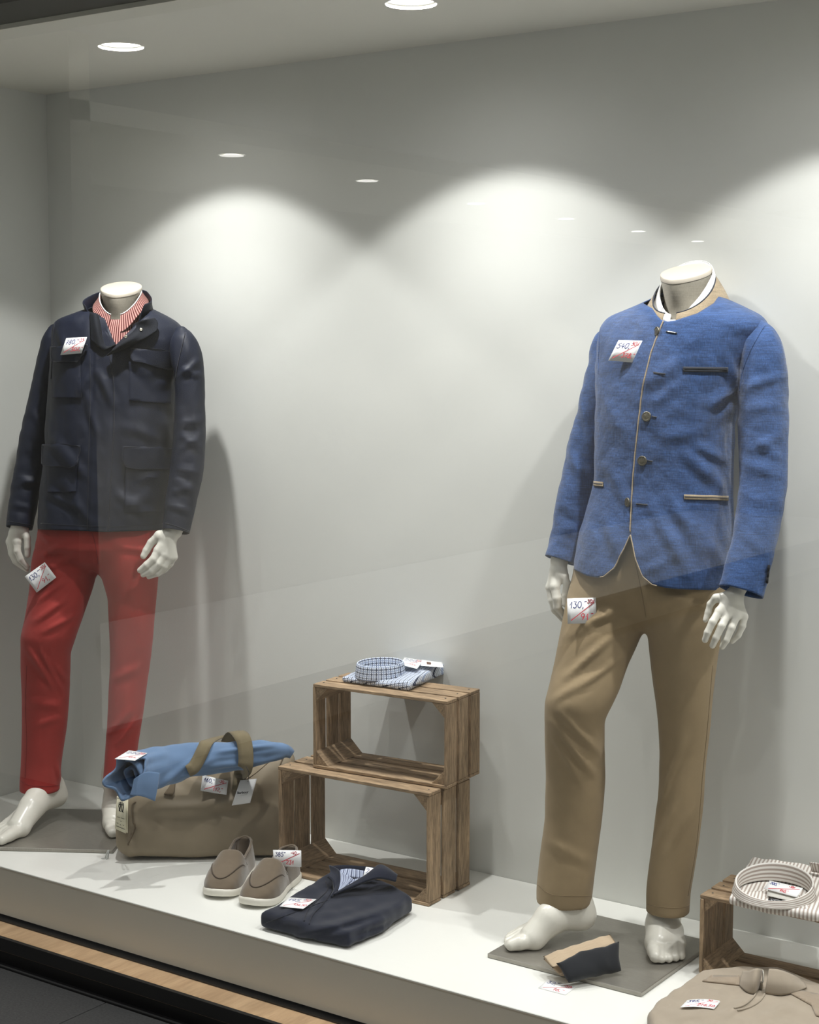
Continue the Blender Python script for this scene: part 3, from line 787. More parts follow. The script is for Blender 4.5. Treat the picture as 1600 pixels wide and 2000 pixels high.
# ---------------------------------------------------------------- red trousers (left)
trL = thing('trousers', (FL.c[0], FL.c[1], 0.10), 'brick red cotton trousers on the mannequin in the navy jacket', 'trousers', 'trousers on the mannequins')
legL = [(985, 92, 202, .7, .03), (1033, 80, 200, .75, .03), (1080, 66.5, 197, .88, .03), (1105, 62.5, 192, .9, .025), (1150, 59, 180, .95, .02), (1210, 48, 160, .95, .0), (1241, 40, 148, .95, -.005), (1276, 40.5, 136, .95, .0), (1315, 42.5, 136.5, .95, .02), (1350, 44, 135, .95, .03), (1420, 44.5, 129.5, .95, .045), (1490, 41, 119.5, 1.0, .06), (1530, 38.5, 116.5, 1.0, .065), (1544, 39, 116, 1.0, .065)]
legR = [(985, 180, 305, .7, -.03), (1033, 178, 310, .72, -.03), (1080, 185, 312, .88, -.03), (1105, 192, 309, .9, -.03), (1168, 212, 305, .95, -.025), (1245, 214, 299, .95, -.015), (1315, 214.6, 290.5, .95, -.005), (1385, 212, 282, .95, .0), (1455, 206.5, 270, .95, .01), (1525, 199.5, 259, 1.0, .015), (1536, 200, 258, 1.0, .015)]
foldL = [(72, 1092, 130, 1060, 6, .006), (80, 1075, 105, 1115, 5, .004), (70, 1120, 150, 1085, 6, .005), (66, 1180, 130, 1130, 6, .005), (60, 1220, 135, 1165, 6, .006), (75, 1240, 150, 1200, 5, .005), (100, 1100, 190, 1120, 8, -.003),
         (50, 1262, 110, 1350, 6, .006), (75, 1265, 128, 1360, 5, .005), (100, 1290, 135, 1340, 5, .004), (45, 1370, 125, 1380, 8, .003), (60, 1420, 120, 1400, 7, .003), (215, 1330, 280, 1300, 8, .003), (210, 1440, 260, 1380, 6, .004), (225, 1460, 270, 1400, 6, .004),
         (185, 1060, 192, 1130, 6, .004), (215, 1060, 305, 1080, 8, .003), (110, 1490, 120, 1530, 4, .004), (75, 1040, 100, 1060, 5, .004)]
V, F = trousers_mesh(FL, legL, legR, [(985, 88, 310, .66), (1033, 82, 312, .68), (1065, 85, 308, .68), (1092, 125, 270, .75), (1112, 165, 225, .8)], foldL, 2, 0.002)
o = legs = mesh('trouser_legs', V, F, 'red_cotton', trL); solid(o, 0.002, -1)
sTL = Surf((V, F)); sTL.D = FL.D
seam('hem_stitch', sTL, [(40, 1526), (60, 1534), (90, 1536), (116, 1533)], 0.001, 'red_thread', legs)
seam('side_seam', sTL, [(52, 1300), (50, 1380), (52, 1450), (49, 1520)], 0.0012, 'red_thread', legs)
seam('fly_seam', sTL, [(180, 1042), (186, 1062), (190, 1085), (192, 1102)], 0.0014, 'red_thread', legs)

# ---------------------------------------------------------------- blue linen jacket (right)
jkR = thing('jacket', (FR.c[0], FR.c[1], 0.80), 'blue linen button jacket with beige stand collar on the mannequin', 'jacket', 'jackets on the mannequins')
rowsR = [(572, 1300, 1390, .85), (588, 1264, 1424, .74), (603, 1228, 1455, .64), (618, 1192, 1480, .58), (636, 1176, 1494, .57), (665, 1170, 1474, .62), (717, 1167, 1455, .68), (766, 1167, 1444, .72), (829, 1166, 1427, .76), (902, 1165, 1426, .76), (945, 1162, 1425, .76), (990, 1151, 1425, .76), (1046, 1135, 1428, .76), (1100, 1126, 1424, .76), (1165, 1120, 1410, .76)]
topR = ([1200, 1274, 1283, 1292, 1305, 1319, 1362, 1394, 1407, 1500], [560, 602, 616, 625, 628, 626, 612, 592, 572, 545])
hemR = ([1100, 1124, 1148, 1166, 1180, 1200, 1218, 1228, 1232, 1236, 1243, 1256, 1274, 1300, 1330, 1403, 1440], [1110, 1114, 1125, 1128, 1126, 1109, 1074, 1050, 1044, 1058, 1092, 1126, 1142, 1148, 1151, 1153, 1153])
foldJ = [(1255, 760, 1345, 690, 14, .004), (1265, 800, 1330, 740, 12, .003), (1330, 880, 1420, 960, 12, .006), (1345, 860, 1424, 905, 10, .005), (1380, 800, 1430, 760, 10, .005), (1300, 960, 1400, 1110, 13, .006), (1270, 980, 1350, 1130, 12, .005), (1350, 1000, 1425, 1120, 11, .005),
         (1250, 1120, 1330, 1080, 10, .003), (1175, 760, 1235, 880, 14, .003), (1180, 1000, 1215, 1100, 12, .004), (1420, 690, 1450, 790, 10, .004), (1290, 860, 1390, 830, 14, .003), (1180, 900, 1235, 990, 12, .003)]
def dJ(V, ph):
    xy = proj(V)
    edge = np.interp(xy[:, 1], [628, 686, 759, 815, 878, 944, 1046, 1150], [1297, 1274, 1256.5, 1249.5, 1242.5, 1237, 1232, 1232])
    over = 0.0045 * np.clip((xy[:, 0] - edge) / 3.0, 0, 1) * np.exp(-np.clip(xy[:, 0] - edge, 0, None) / 60)
    fr_ = (np.abs(ph) < 1.8)
    return np.where(fr_, folds(V, foldJ) + over, 0) + 0.0020 * wob(V, 0.10, 4) + 0.0010 * wob(V, 0.045, 1)
VJ, FJ, uvJ = shell(FR, rowsR, topR, hemR, disp=dJ, zback=atd(1300, 1150, FR.D)[2], nphi=240, nrow=130)
o = mesh('jacket_body', VJ, FJ, 'blue_linen', jkR, uv=uvJ); solid(o, 0.0025, -1)
def dS(seed, sp):
    return lambda V: 0.0022 * wob(V, 0.09, seed, (1, 1, 0.6)) + 0.0012 * wob(V, 0.04, seed + 1) + folds(V, sp)
slN = [(1470, 632, 8, 3.77), (1478, 642, 22, 3.765), (1485, 662, 36, 3.76), (1490, 700, 44, 3.75), (1491, 745, 47, 3.745), (1491, 790, 47.5, 3.74), (1491, 867, 48, 3.73), (1489, 950, 46, 3.715), (1477, 1042, 44, 3.69), (1461, 1105, 43.5, 3.675), (1447, 1156, 43, 3.665)]
V1, F1 = sleeve(slN, dsp=dS(2, [(1450, 760, 1535, 730, 9, .004), (1450, 800, 1530, 790, 9, .004), (1460, 880, 1536, 850, 9, .005), (1450, 905, 1530, 930, 9, .005), (1470, 850, 1534, 900, 8, .004), (1440, 960, 1530, 990, 10, .004), (1450, 1040, 1500, 1080, 9, .003)]), ratio=[.7, .95, 1.0, .95, .9, .85, .8, .8], sides=56, n=90)
o = slv = mesh('sleeve', V1, F1, 'blue_linen', jkR); solid(o, 0.0025, -1)
slF = [(1190, 648, 6, 4.03), (1188, 656, 20, 4.0), (1187, 674, 32, 3.985), (1186, 715, 38, 3.98), (1177, 755, 39, 3.985), (1159, 832, 39, 3.99), (1143, 895, 39, 3.99), (1126, 972, 37.5, 3.985), (1108, 1053, 33.5, 3.98), (1095, 1095, 31.5, 3.975)]
V2, F2 = sleeve(slF, dsp=dS(6, [(1130, 760, 1160, 880, 8, .004), (1110, 860, 1140, 960, 8, .004), (1125, 900, 1165, 940, 8, .003), (1085, 1030, 1130, 1040, 8, .003), (1090, 985, 1135, 1010, 8, .003)]), ratio=[.7, .95, 1.05, 1.05, 1.0, .95, .95], sides=56, n=90)
o = mesh('sleeve', V2, F2, 'blue_linen', jkR); solid(o, 0.0025, -1)
sJ = Surf((VJ, FJ)); sJ.D = FR.D; sN = Surf((V1, F1)); sN.D = 3.7
sJall = Surf((VJ, FJ), (V1, F1), (V2, F2)); sJall.D = FR.D
seam('front_piping', sJ, [(1296.5, 628), (1285, 656), (1274, 686), (1265, 722), (1256.5, 759), (1249.5, 815), (1242.5, 878), (1237, 944.5), (1233.5, 1000), (1232, 1040)], 0.0016, 'beige_linen', jkR, 0.0022, 70)
ex = np.array(VJ).reshape(130, 240, 3)[-1]
xe = proj(ex); sel = [i for i in range(240) if 1172 < xe[i, 0] < 1285 and xe[i, 1] > 1035 and abs(i - 120) < 60]
P = ex[sel[0]:sel[-1] + 1]; tube('hem_piping', P + norm(_C - P) * 0.0015, 0.0014, 'beige_linen', jkR, 6)
# buttons and buttonholes
for x, y in ((1264, 814), (1255.5, 900)):
    c, n = sJ.hit(x, y, 0.002); button('button', c, n, 0.0118, 'old_silver', jkR)
for x, y, ang in ((1284.5, 648, 1), (1227.5, 981, 1)):
    c, n = sJ.hit(x, y, 0.002); button('button', c, norm(n + norm(_rt) * -1.9), 0.0112, 'old_silver', jkR)
for (x0, y0, x1, y1) in ((1302, 647.5, 1323, 651), (1277, 727.5, 1300, 730.5), (1274, 813, 1283, 815), (1265, 899, 1275, 901), (1243, 984, 1265, 986)):
    seam('buttonhole', sJ, [(x0, y0), ((x0 + x1) / 2, (y0 + y1) / 2 + .3), (x1, y1)], 0.0019, 'dark_piping', jkR, 0.0006, 8)
seam('buttonhole', sJ, [(1305, 647.9), (1312, 649), (1320, 650.3)], 0.0015, 'white_shirt', jkR, 0.0016, 8)
# pockets
wl = patch('breast_pocket_welt', sJ, [(1334.5, 716.5), (1422, 717), (1421.5, 727.5), (1335.5, 726.5)], 20, 5, 0.0022, 0.0024, 'dark_piping', jkR)
seam('pocket_slit', sJ, [(1337, 721), (1360, 720.5), (1420, 722)], 0.0012, 'black_velvet', wl, 0.0034, 20)
wl = patch('pocket_welt', sJ, [(1336, 966), (1421, 968.5), (1421, 978), (1336, 975.5)], 20, 5, 0.0022, 0.0024, 'beige_linen', jkR)
seam('pocket_slit', sJ, [(1337, 970.5), (1370, 971.5), (1420, 973)], 0.0011, 'dark_piping', wl, 0.0036, 20)
wl = patch('pocket_welt', sJ, [(1161.5, 940), (1179.5, 941.5), (1179.5, 951), (1161.5, 949.5)], 8, 5, 0.0022, 0.0024, 'beige_linen', jkR)
seam('pocket_slit', sJ, [(1162, 944), (1170, 945), (1179, 946)], 0.0011, 'dark_piping', wl, 0.0036, 10)
seam('armhole_seam', sJall, [(1494, 636), (1478, 662), (1462, 694), (1450, 730), (1445, 765)], 0.0016, 'blue_linen', jkR, 0.0004, 40)
seam('armhole_seam', sJall, [(1171, 656), (1170, 690), (1169, 730)], 0.0016, 'blue_linen', jkR, 0.0004, 40)
for i in range(3):
    c, n = sN.hit(1499 - i * 1.5, 1109 + 12 * i, 0.002)
    button('sleeve_button', c, norm(_rt * 1.6 + n), 0.0075, 'black_velvet', slv)
# stand collar: beige linen band, dark piping on its edge, open at the throat
zc = np.array([0, 0, 1.0]); cB = atd(1340, 587, FR.D)
def prof_l(p, top=True):
    w = sst(math.radians(9), math.radians(128), aph(p))
    k0 = 0.043 * math.cos(p); z0 = -k0; h = 0.004 + 0.033 * w + 0.004 * math.sin(p) ** 2
    b = [(0.106, 0.100, z0 - 0.024)]
    for t in (0.0, 0.33, 0.66, 1.0): b.append((0.092 - 0.024 * t * (0.3 + 0.7 * w), 0.093 - 0.024 * t * (0.3 + 0.7 * w), z0 + h * t + 0.006 * t * math.cos(p)))
    return b
colr, VC = band_collar(FR, cB, 11, 351, 64, prof_l, jkR, 'stand_collar', 'beige_linen', 0.0035)
VC = np.array(VC).reshape(5, 64, 3); tube('collar_piping', VC[-1] + zc * 0.001, 0.0018, 'dark_piping', colr, 6)
# white shirt under it
shR = thing('dress_shirt', (FR.c[0], FR.c[1], 1.25), 'white dress shirt showing at the throat of the blue jacket', 'shirt', 'shirts under the jackets')
def prof_b(p):
    w = sst(math.radians(8), math.radians(95), aph(p)); z0 = -0.052 * math.cos(p) - 0.004
    h = 0.018 + 0.035 * w
    return [(0.073, 0.074, z0 - 0.012)] + [(0.070 - 0.009 * t, 0.071 - 0.010 * t, z0 + h * t + 0.004 * t * math.cos(p)) for t in (0, 0.33, 0.66, 1.0)]
band_collar(FR, cB, 7, 353, 64, prof_b, shR, 'collar_band', 'white_shirt', 0.002)
def prof_f(p):
    w = sst(math.radians(20), math.radians(95), aph(p)); z0 = -0.052 * math.cos(p) - 0.004
    h = 0.018 + 0.035 * sst(math.radians(8), math.radians(95), aph(p))
    zt = z0 + h + 0.004 * math.cos(p); drop = 0.036
    return [(0.0615, 0.0615, zt), (0.064, 0.064, zt + 0.002), (0.068, 0.068, zt - drop * 0.35), (0.073, 0.073, zt - drop * 0.7), (0.078, 0.077, zt - drop)]
band_collar(FR, cB, 34, 326, 64, prof_f, shR, 'collar_leaf', 'white_shirt', 0.0022)
_, Vs = band_collar(FR, cB, -60, 60, 24, lambda p: [(0.062, 0.064, -0.046 * math.cos(p)), (0.068, 0.072, -0.056 * math.cos(p) - .006), (0.075, 0.080, -0.06 * math.cos(p) - .03), (0.082, 0.09, -0.06 * math.cos(p) - .06)], shR, 'shirt_front', 'white_shirt', 0.0015)
c, n = Surf((Vs, grid_faces(4, 24))).hit(1313, 622, 0.001); button('shirt_button', c, n, 0.0045, 'white_shirt', shR, 0.002)

# ---------------------------------------------------------------- navy field jacket (left)
jkL = thing('jacket', (FL.c[0], FL.c[1], 0.80), 'navy field jacket with four flap pockets over a striped shirt', 'jacket', 'jackets on the mannequins')
rowsL = [(594, 202, 272, .9), (603, 170, 298, .76), (613, 142, 318, .66), (625, 112, 338, .58), (640, 105, 354, .58), (665, 104, 362, .62), (692, 102, 355, .66), (740, 99, 344, .72), (830, 93, 345, .74), (920, 87, 335, .74), (974, 81, 329, .74), (1010, 79, 323, .74), (1046, 77, 320, .74)]
topL = ([90, 166, 178, 204, 226, 267, 290, 297, 400], [560, 604, 611, 622, 674, 632, 612, 600, 560])
hemL = ([60, 77, 130, 210, 270, 319, 350], [1033, 1034, 1036, 1039, 1037, 1035, 1034])
foldK = [(115, 640, 130, 690, 7, .003), (190, 720, 225, 800, 8, .005), (165, 760, 195, 870, 8, .004), (150, 780, 180, 720, 8, .004), (300, 760, 345, 730, 8, .004), (240, 690, 300, 740, 9, .004), (100, 850, 175, 940, 9, .005), (120, 930, 180, 1030, 9, .005), (95, 960, 160, 1000, 8, .005), (220, 960, 310, 1020, 9, .005), (230, 1000, 300, 960, 8, .004), (225, 830, 330, 860, 10, .003), (310, 800, 345, 900, 9, .005), (260, 940, 330, 920, 7, .005)]
def dK(V, ph):
    xy = proj(V)
    plk = 0.004 * np.exp(-((xy[:, 0] - np.interp(xy[:, 1], [640, 1040], [206, 192])) / 19.0) ** 8) * (xy[:, 1] > 650)
    return np.where(np.abs(ph) < 1.9, folds(V, foldK) + plk, 0) + 0.0026 * wob(V, 0.12, 8, (1, 1, .8)) + 0.0012 * wob(V, 0.05, 3)
VK, FK, uvK = shell(FL, rowsL, topL, hemL, disp=dK, zback=atd(200, 1037, FL.D)[2], nphi=240, nrow=130)
o = mesh('jacket_body', VK, FK, 'navy_nylon', jkL, uv=uvK); solid(o, 0.0025, -1)
slN = [(345, 642, 7, 4.80), (351, 650, 16, 4.795), (357, 668, 26, 4.79), (364, 700, 31, 4.785), (369, 735, 30, 4.78), (371, 780, 29.5, 4.775), (370, 850, 31, 4.77), (365, 914, 32.5, 4.76), (354, 974, 31, 4.75), (346, 1020, 27.5, 4.74), (343, 1038, 26.5, 4.735)]
V1, F1 = sleeve(slN, dsp=dS(3, [(345, 740, 392, 700, 6, .005), (350, 720, 394, 735, 6, .004), (345, 830, 400, 820, 6, .006), (350, 850, 398, 875, 6, .006), (348, 880, 396, 850, 5, .005), (340, 915, 395, 925, 6, .006), (335, 935, 390, 965, 6, .005), (330, 960, 380, 955, 5, .005), (325, 985, 375, 1000, 6, .004)]), ratio=[.7, .95, 1.0, .95, .95, .95, .95], sides=56, n=90)
o = mesh('sleeve', V1, F1, 'navy_nylon', jkL); solid(o, 0.0025, -1)
slF = [(108, 634, 6, 4.96), (107, 642, 14, 4.965), (105, 662, 22, 4.97), (99, 705, 26, 4.98), (84, 776, 27.5, 4.985), (69.5, 839, 28, 4.985), (57, 920, 29, 4.98), (46.5, 980, 28, 4.97), (38.5, 1031, 26, 4.955)]
V2, F2 = sleeve(slF, dsp=dS(5, [(30, 930, 85, 950, 6, .006), (25, 950, 80, 935, 5, .005), (45, 870, 95, 900, 7, .005), (60, 800, 95, 850, 7, .004), (20, 985, 70, 995, 5, .004), (75, 730, 100, 790, 6, .004)]), ratio=[.7, .95, 1.05, 1.05, 1.0, .95, .95], sides=56, n=90)
o = mesh('sleeve', V2, F2, 'navy_nylon', jkL); solid(o, 0.0025, -1)
sK = Surf((VK, FK)); sK.D = FL.D; sKa = Surf((VK, FK), (V1, F1), (V2, F2)); sKa.D = FL.D
seam('cuff_stitch', Surf((V1, F1)), [(324, 1022), (345, 1028), (370, 1038)], 0.0012, 'navy_thread', jkL, 0.0004, 20)
seam('cuff_stitch', Surf((V2, F2)), [(16, 1018), (38, 1022), (64, 1026)], 0.0012, 'navy_thread', jkL, 0.0004, 20)
# flap pockets: breast and hip, each a flap on a patch
def pocket(body, flap, pa):
    b = poly_patch('pocket_bag', sK, body, 0.004, 0.004, 'navy_nylon', pa); mod(b, 'BEVEL', width=0.001, segments=1)
    f = poly_patch('pocket_flap', sK, flap, 0.011, 0.004, 'navy_nylon', pa); mod(f, 'BEVEL', width=0.001, segments=1)
    c = np.mean(flap, 0); F_ = [tuple(c + (np.array(q) - c) * 0.93) for q in flap]
    seam('flap_stitch', sK, F_ + [F_[0]], 0.0007, 'navy_thread', f, 0.0136, 60)
pocket([(106, 692), (158, 696), (160, 776), (105, 777)], [(105, 678), (175, 675), (167, 692), (157, 705), (152, 709), (112, 708), (105, 704)], jkL)
pocket([(252, 706), (336, 712), (332, 790), (252, 782)], [(256, 681), (341, 688), (340, 712), (332, 720), (325, 721), (270, 710), (259, 707), (255, 700)], jkL)
pocket([(96, 900), (152, 900), (150, 960), (95, 962)], [(90, 868), (160, 870), (157, 900), (148, 912), (95, 911), (88, 906)], jkL)
pocket([(245, 902), (330, 906), (326, 1000), (243, 1000)], [(240, 871), (334, 874), (331, 912), (325, 919), (250, 914), (240, 905), (237, 890)], jkL)
seam('yoke_seam', sK, [(256, 680), (300, 681), (342, 688)], 0.0012, 'navy_thread', jkL, 0.0006, 24)
seam('hem_stitch', sK, [(80, 1022), (140, 1026), (210, 1028), (270, 1026), (318, 1023)], 0.0009, 'navy_thread', jkL, 0.0004, 50)
seam('placket_stitch', sK, [(176, 690), (176, 800), (173, 900), (171, 1036)], 0.0009, 'navy_thread', jkL, 0.0008, 50)
seam('placket_stitch', sK, [(214, 690), (222, 760), (222, 850), (216, 950), (211, 1037)], 0.0014, 'navy_thread', jkL, 0.0012, 50)
seam('armhole_seam', sKa, [(362, 650), (355, 680), (347, 715), (342, 745)], 0.0016, 'navy_thread', jkL, 0.0002, 30)
seam('armhole_seam', sKa, [(107, 630), (104, 660), (102, 700), (100, 740)], 0.0016, 'navy_thread', jkL, 0.0002, 30)
# opened stand collar with its tab and two snaps
cB = atd(236, 612, FL.D)
def prof_c(p):
    a = aph(p); w = sst(math.radians(35), math.radians(110), a); fl2 = 1 - sst(math.radians(40), math.radians(110), a)
    z0 = -0.020 * math.cos(p) - 0.012; h = 0.052 + 0.018 * w
    return [(0.104, 0.100, z0 - 0.012)] + [(0.100 - 0.018 * t * w + 0.030 * t * fl2, 0.097 - 0.012 * t * w + 0.008 * t * fl2, z0 + h * t) for t in (0, .33, .66, 1.0)]
band_collar(FL, cB, 44, 316, 70, prof_c, jkL, 'stand_collar', 'navy_nylon', 0.004)
def laid(srf, rows, off): return [[srf.hit(x, y, off)[0] for x, y in r] for r in rows]
flap3('lapel', laid(sK, [[(178, 614), (192, 618), (207, 622)], [(179, 642), (198, 646), (216, 650)], [(181, 668), (203, 685), (225, 674)]], .010), 'navy_nylon_inside', jkL, .004)
lp, _ = flap3('lapel', laid(sK, [[(227, 672), (246, 648), (270, 634), (299, 628)], [(220, 686), (248, 664), (277, 649), (306, 638)], [(212, 697), (250, 681), (282, 665), (303, 652)]], .017), 'navy_nylon_inside', jkL, .004)
for x, y in ((247.5, 661.5), (276, 649.5)):
    c, n = sK.hit(x, y, 0.020); button('snap', c, n, 0.0048, 'old_silver', lp, 0.002)
# striped shirt under it
shL = thing('dress_shirt', (FL.c[0], FL.c[1], 1.25), 'red and white striped shirt showing at the throat of the navy jacket', 'shirt', 'shirts under the jackets')
band_collar(FL, atd(236, 606, FL.D), -70, 70, 50, lambda p: [(0.060, 0.062, -0.028 * math.cos(p)), (0.068, 0.080, -0.035 * math.cos(p) - .012), (0.076, 0.098, -0.04 * math.cos(p) - .04), (0.082, 0.112, -0.04 * math.cos(p) - .075), (0.086, 0.12, -0.04 * math.cos(p) - .11)], shL, 'shirt_front', 'pink_stripe', 0.0015)
cB = atd(236, 606, FL.D)
def prof_p(p):
    z0 = -0.030 * math.cos(p); h = 0.012 + 0.036 * sst(math.radians(5), math.radians(95), aph(p))
    zt = z0 + h; drop = 0.030 + 0.022 * (1 - sst(math.radians(14), math.radians(60), aph(p)))
    return [(0.060, 0.062, zt), (0.063, 0.065, zt + 0.002), (0.068, 0.072, zt - drop * .35), (0.076, 0.083, zt - drop * .7), (0.084, 0.094, zt - drop)]
co_, VV = band_collar(FL, cB, 13, 347, 64, prof_p, shL, 'collar_leaf', 'pink_stripe', 0.002)
VV = np.array(VV).reshape(5, 64, 3); tube('collar_edge', VV[1] + zc * 0.001, 0.0018, 'white_shirt', co_, 6)


# ================================================================ crates, bag, shoes, folded clothes
def crate_wood(name, axis, c1=(138, 117, 93), c2=(200, 172, 138)):
    return wood_mat(name, c1, c2, axis, 9, 0.68, 0.48)
for ax in 'XYZ': crate_wood('crate_wood_' + ax, ax)
plain('nail_steel', (96, 92, 88), 0.5, 0.8)
def crate(o3, ang, W, Dp, H, label, seed, sw=0.0, group='nested wooden crates'):
    """open crate lying on its side: o3 = front left bottom corner, three boards on each of four sides, corner posts"""
    t = thing('wooden_crate', o3, label, 'crate', group); rnd = random.Random(seed)
    x0, y0, z0 = [float(v) for v in o3]; a = math.radians(ang); th = 0.009; pv = (x0, y0); g = Dp * 0.072
    sw = (Dp - 2 * g) / 3; tops = []
    for i in range(3):
        ya = y0 + i * (sw + g); j = lambda s=0.0012: rnd.uniform(-s, s)
        tops.append(box('slat', (x0 + j(), ya, z0 + H - th), (x0 + W + j(), ya + sw, z0 + H + j(.0006)), 'crate_wood_X', t, 0.0012, a, pv))
        box('slat', (x0 + j(), ya, z0 + 0.0005), (x0 + W + j(), ya + sw, z0 + th), 'crate_wood_X', t, 0.0012, a, pv)
        box('slat', (x0, ya + j(), z0 + th + .0005), (x0 + th, ya + sw + j(), z0 + H - th - .0005), 'crate_wood_Z', t, 0.0012, a, pv)
        box('slat', (x0 + W - th, ya + j(), z0 + th + .0005), (x0 + W, ya + sw + j(), z0 + H - th - .0005), 'crate_wood_Z', t, 0.0012, a, pv)
    L = min(0.042, H * 0.17); R = Matrix.Rotation(a, 3, 'Z')
    for sx, sz in ((0, 0), (1, 0), (0, 1), (1, 1)):
        cx = x0 + th if sx == 0 else x0 + W - th; cz = z0 + th if sz == 0 else z0 + H - th
        dx = L if sx == 0 else -L; dz = L if sz == 0 else -L
        tri = [(cx, cz), (cx + dx, cz), (cx, cz + dz)]; V = []
        for yy in (y0 + 0.003, y0 + Dp - 0.003):
            for X, Z in tri:
                q = R @ Vector((X - x0, yy - y0, 0)); V.append((x0 + q.x, y0 + q.y, Z))
        F = [(0, 1, 2), (5, 4, 3), (0, 3, 4, 1), (1, 4, 5, 2), (2, 5, 3, 0)]
        o = mesh('corner_post', V, F, 'crate_wood_Y', t, smooth=False)
        bm = bmesh.new(); bm.from_mesh(o.data); bmesh.ops.recalc_face_normals(bm, faces=bm.faces); bmesh.ops.bevel(bm, geom=list(bm.edges), offset=0.001, segments=1, affect='EDGES'); bm.to_mesh(o.data); bm.free()
    for sx in (0, 1):                                   # nail heads along the ends of the top boards
        for i in range(3):
            q = R @ Vector(((0.02 if sx == 0 else W - 0.02), i * (sw + g) + sw / 2, 0))
            V, F = ring_lathe([(0.0001, z0 + H + .0014), (0.0022, z0 + H + .0012), (0.0024, z0 + H)], (x0 + q.x, y0 + q.y), 8); mesh('nail', V, F, 'nail_steel', tops[i])
    return t
CH = 0.305
A = atz(838, 1771.6); C_ = atz(545, 1706)
ang = math.degrees(math.atan2(A[1] - C_[1], A[0] - C_[0]))
crate((C_[0], C_[1], 0.0004), ang, float(np.hypot(*(A - C_)[:2])), 0.209, CH, 'large wooden slat crate standing on the plinth under a smaller crate', 1)
c = atz(611.5, 1500.5, CH); a = atz(873.3, 1543, CH)
ang2 = math.degrees(math.atan2(a[1] - c[1], a[0] - c[0]))
UP = (c.copy(), ang2, float(np.hypot(*(a - c)[:2])), 0.18, 0.236)
crate((c[0], c[1], CH + 0.0016), ang2, UP[2], UP[3], UP[4], 'middle-sized wooden crate stacked on top, carrying the checked shirt', 2)
R0 = atz(1365, 1906)
crate((R0[0], R0[1], 0.0004), 0.5, 0.37, 0.175, 0.196, 'small wooden crate at the picture edge under the striped shirt', 3)

# ---------------------------------------------------------------- duffel bag
fabric('bag_canvas', (144, 131, 110), 0.6, 0.05, 1200, 0.1, 0.35, 7, sheen=0.0, spec=0.35, wdist=0.012)
fabric('bag_trim', (104, 90, 70), 0.7, 0.05, 1200, 0.1, 0.1)
fabric('webbing', (120, 109, 84), 0.85, 0.08, 700, 0.5, 0.1)
plain('clear_plastic', (210, 212, 208), 0.15, mottle=0.05, scale=60, spec=0.6)
BA = atz(222, 1687); BB = atz(420, 1684)
bt = norm((BB - BA) * [1, 1, 0]); bn = np.array([bt[1], -bt[0], 0])            # along the front, and out of the front
BL, BDp = 0.555, 0.20
bag = thing('duffel_bag', BA + bt * BL / 2 - bn * BDp / 2, 'olive brown canvas duffel bag with two webbing handles', 'bag')
def bag_loc(p): q = p - BA; return q @ bt, -(q @ bn), q[:, 2]
def bag_sdf(p):
    s, d, z = bag_loc(p)
    s = s - BL / 2; d = d - BDp / 2
    hz = 0.242 + 0.055 * (s / (BL / 2)) - 0.012 * np.cos(s / BL * 6.28)
    tap = 1 - 0.38 * np.clip(z / 0.26, 0, 1.1) ** 1.6                        # narrows to the zip
    lean = 0.03 * np.clip(z / 0.25, 0, 1)
    qx = np.abs(s + 0.02 * (z / .25)) - (BL / 2 - 0.045 - 0.02 * np.clip(z / .25, 0, 1)); qy = np.abs(d - lean * 0.4) - (BDp / 2 * tap - 0.045); qz = np.abs(z - hz / 2 - 0.005) - (hz / 2 - 0.045)
    o = np.sqrt(np.maximum(qx, 0) ** 2 + np.maximum(qy, 0) ** 2 + np.maximum(qz, 0) ** 2) + np.minimum(np.maximum(qx, np.maximum(qy, qz)), 0) - 0.045
    m = np.abs(o) < 0.04
    if m.any():
        o[m] -= folds(p[m], [(290, 1580, 420, 1575, 12, .010), (400, 1572, 500, 1560, 11, .012), (520, 1490, 480, 1600, 16, .008), (250, 1600, 300, 1640, 14, .005), (430, 1560, 560, 1520, 20, .006), (240, 1620, 260, 1680, 9, .004), (330, 1500, 420, 1540, 14, .006)]) + 0.003 * wob(p[m], 0.16, 9)
    return o
allp = np.array([BA, BA + bt * BL, BA - bn * BDp, BA + bt * BL - bn * BDp])
Vb, Fb = snets(bag_sdf, allp.min(0) - 0.06, allp.max(0) + [0.06, 0.06, 0.32], 0.0058)
mesh('bag_body', Vb, Fb, 'bag_canvas', bag)
sB = Surf((Vb, Fb)); sB.D = 4.5
seam('bag_piping', sB, [(226, 1562), (219, 1600), (216, 1650), (222, 1684)], 0.0028, 'bag_trim', bag, 0.001, 30)
seam('bag_piping', sB, [(545, 1500), (556, 1475), (565, 1468)], 0.0022, 'bag_trim', bag, 0.001, 20)
seam('bag_stitch', sB, [(470, 1530), (500, 1510), (535, 1480), (556, 1462)], 0.0014, 'bag_trim', bag, 0.0006, 30)
poly_patch('handle_anchor', sB, [(320, 1552), (338, 1528), (344, 1526), (341, 1548), (336, 1556)], 0.004, 0.003, 'bag_trim', bag)
def ribbon(name, P, W, Nrm, mat, parent, n=60, t=0.0025):
    """strap: centre line P, full width W, face normals Nrm"""
    P = resample(P, n); N_ = norm(resample(Nrm, n)); T = norm(np.gradient(P, axis=0)); S = norm(np.cross(T, N_))
    V = []
    for k_ in (-1, -0.35, 0.35, 1): V += list(P + S * (W / 2 * k_) + N_ * (0.0012 * (1 - k_ * k_)))
    o = mesh(name, V, grid_faces(4, n), mat, parent); solid(o, t, 0.0); return o
def bw(s, d, z): return BA + bt * s - bn * d + np.array([0, 0, z])
v_in = -norm(_fw * [1, 1, 0])
P = resample([atd(212, 1660, 4.63), atd(209, 1672, 4.63), atd(206, 1684, 4.63), atd(205, 1691, 4.63)], 8)
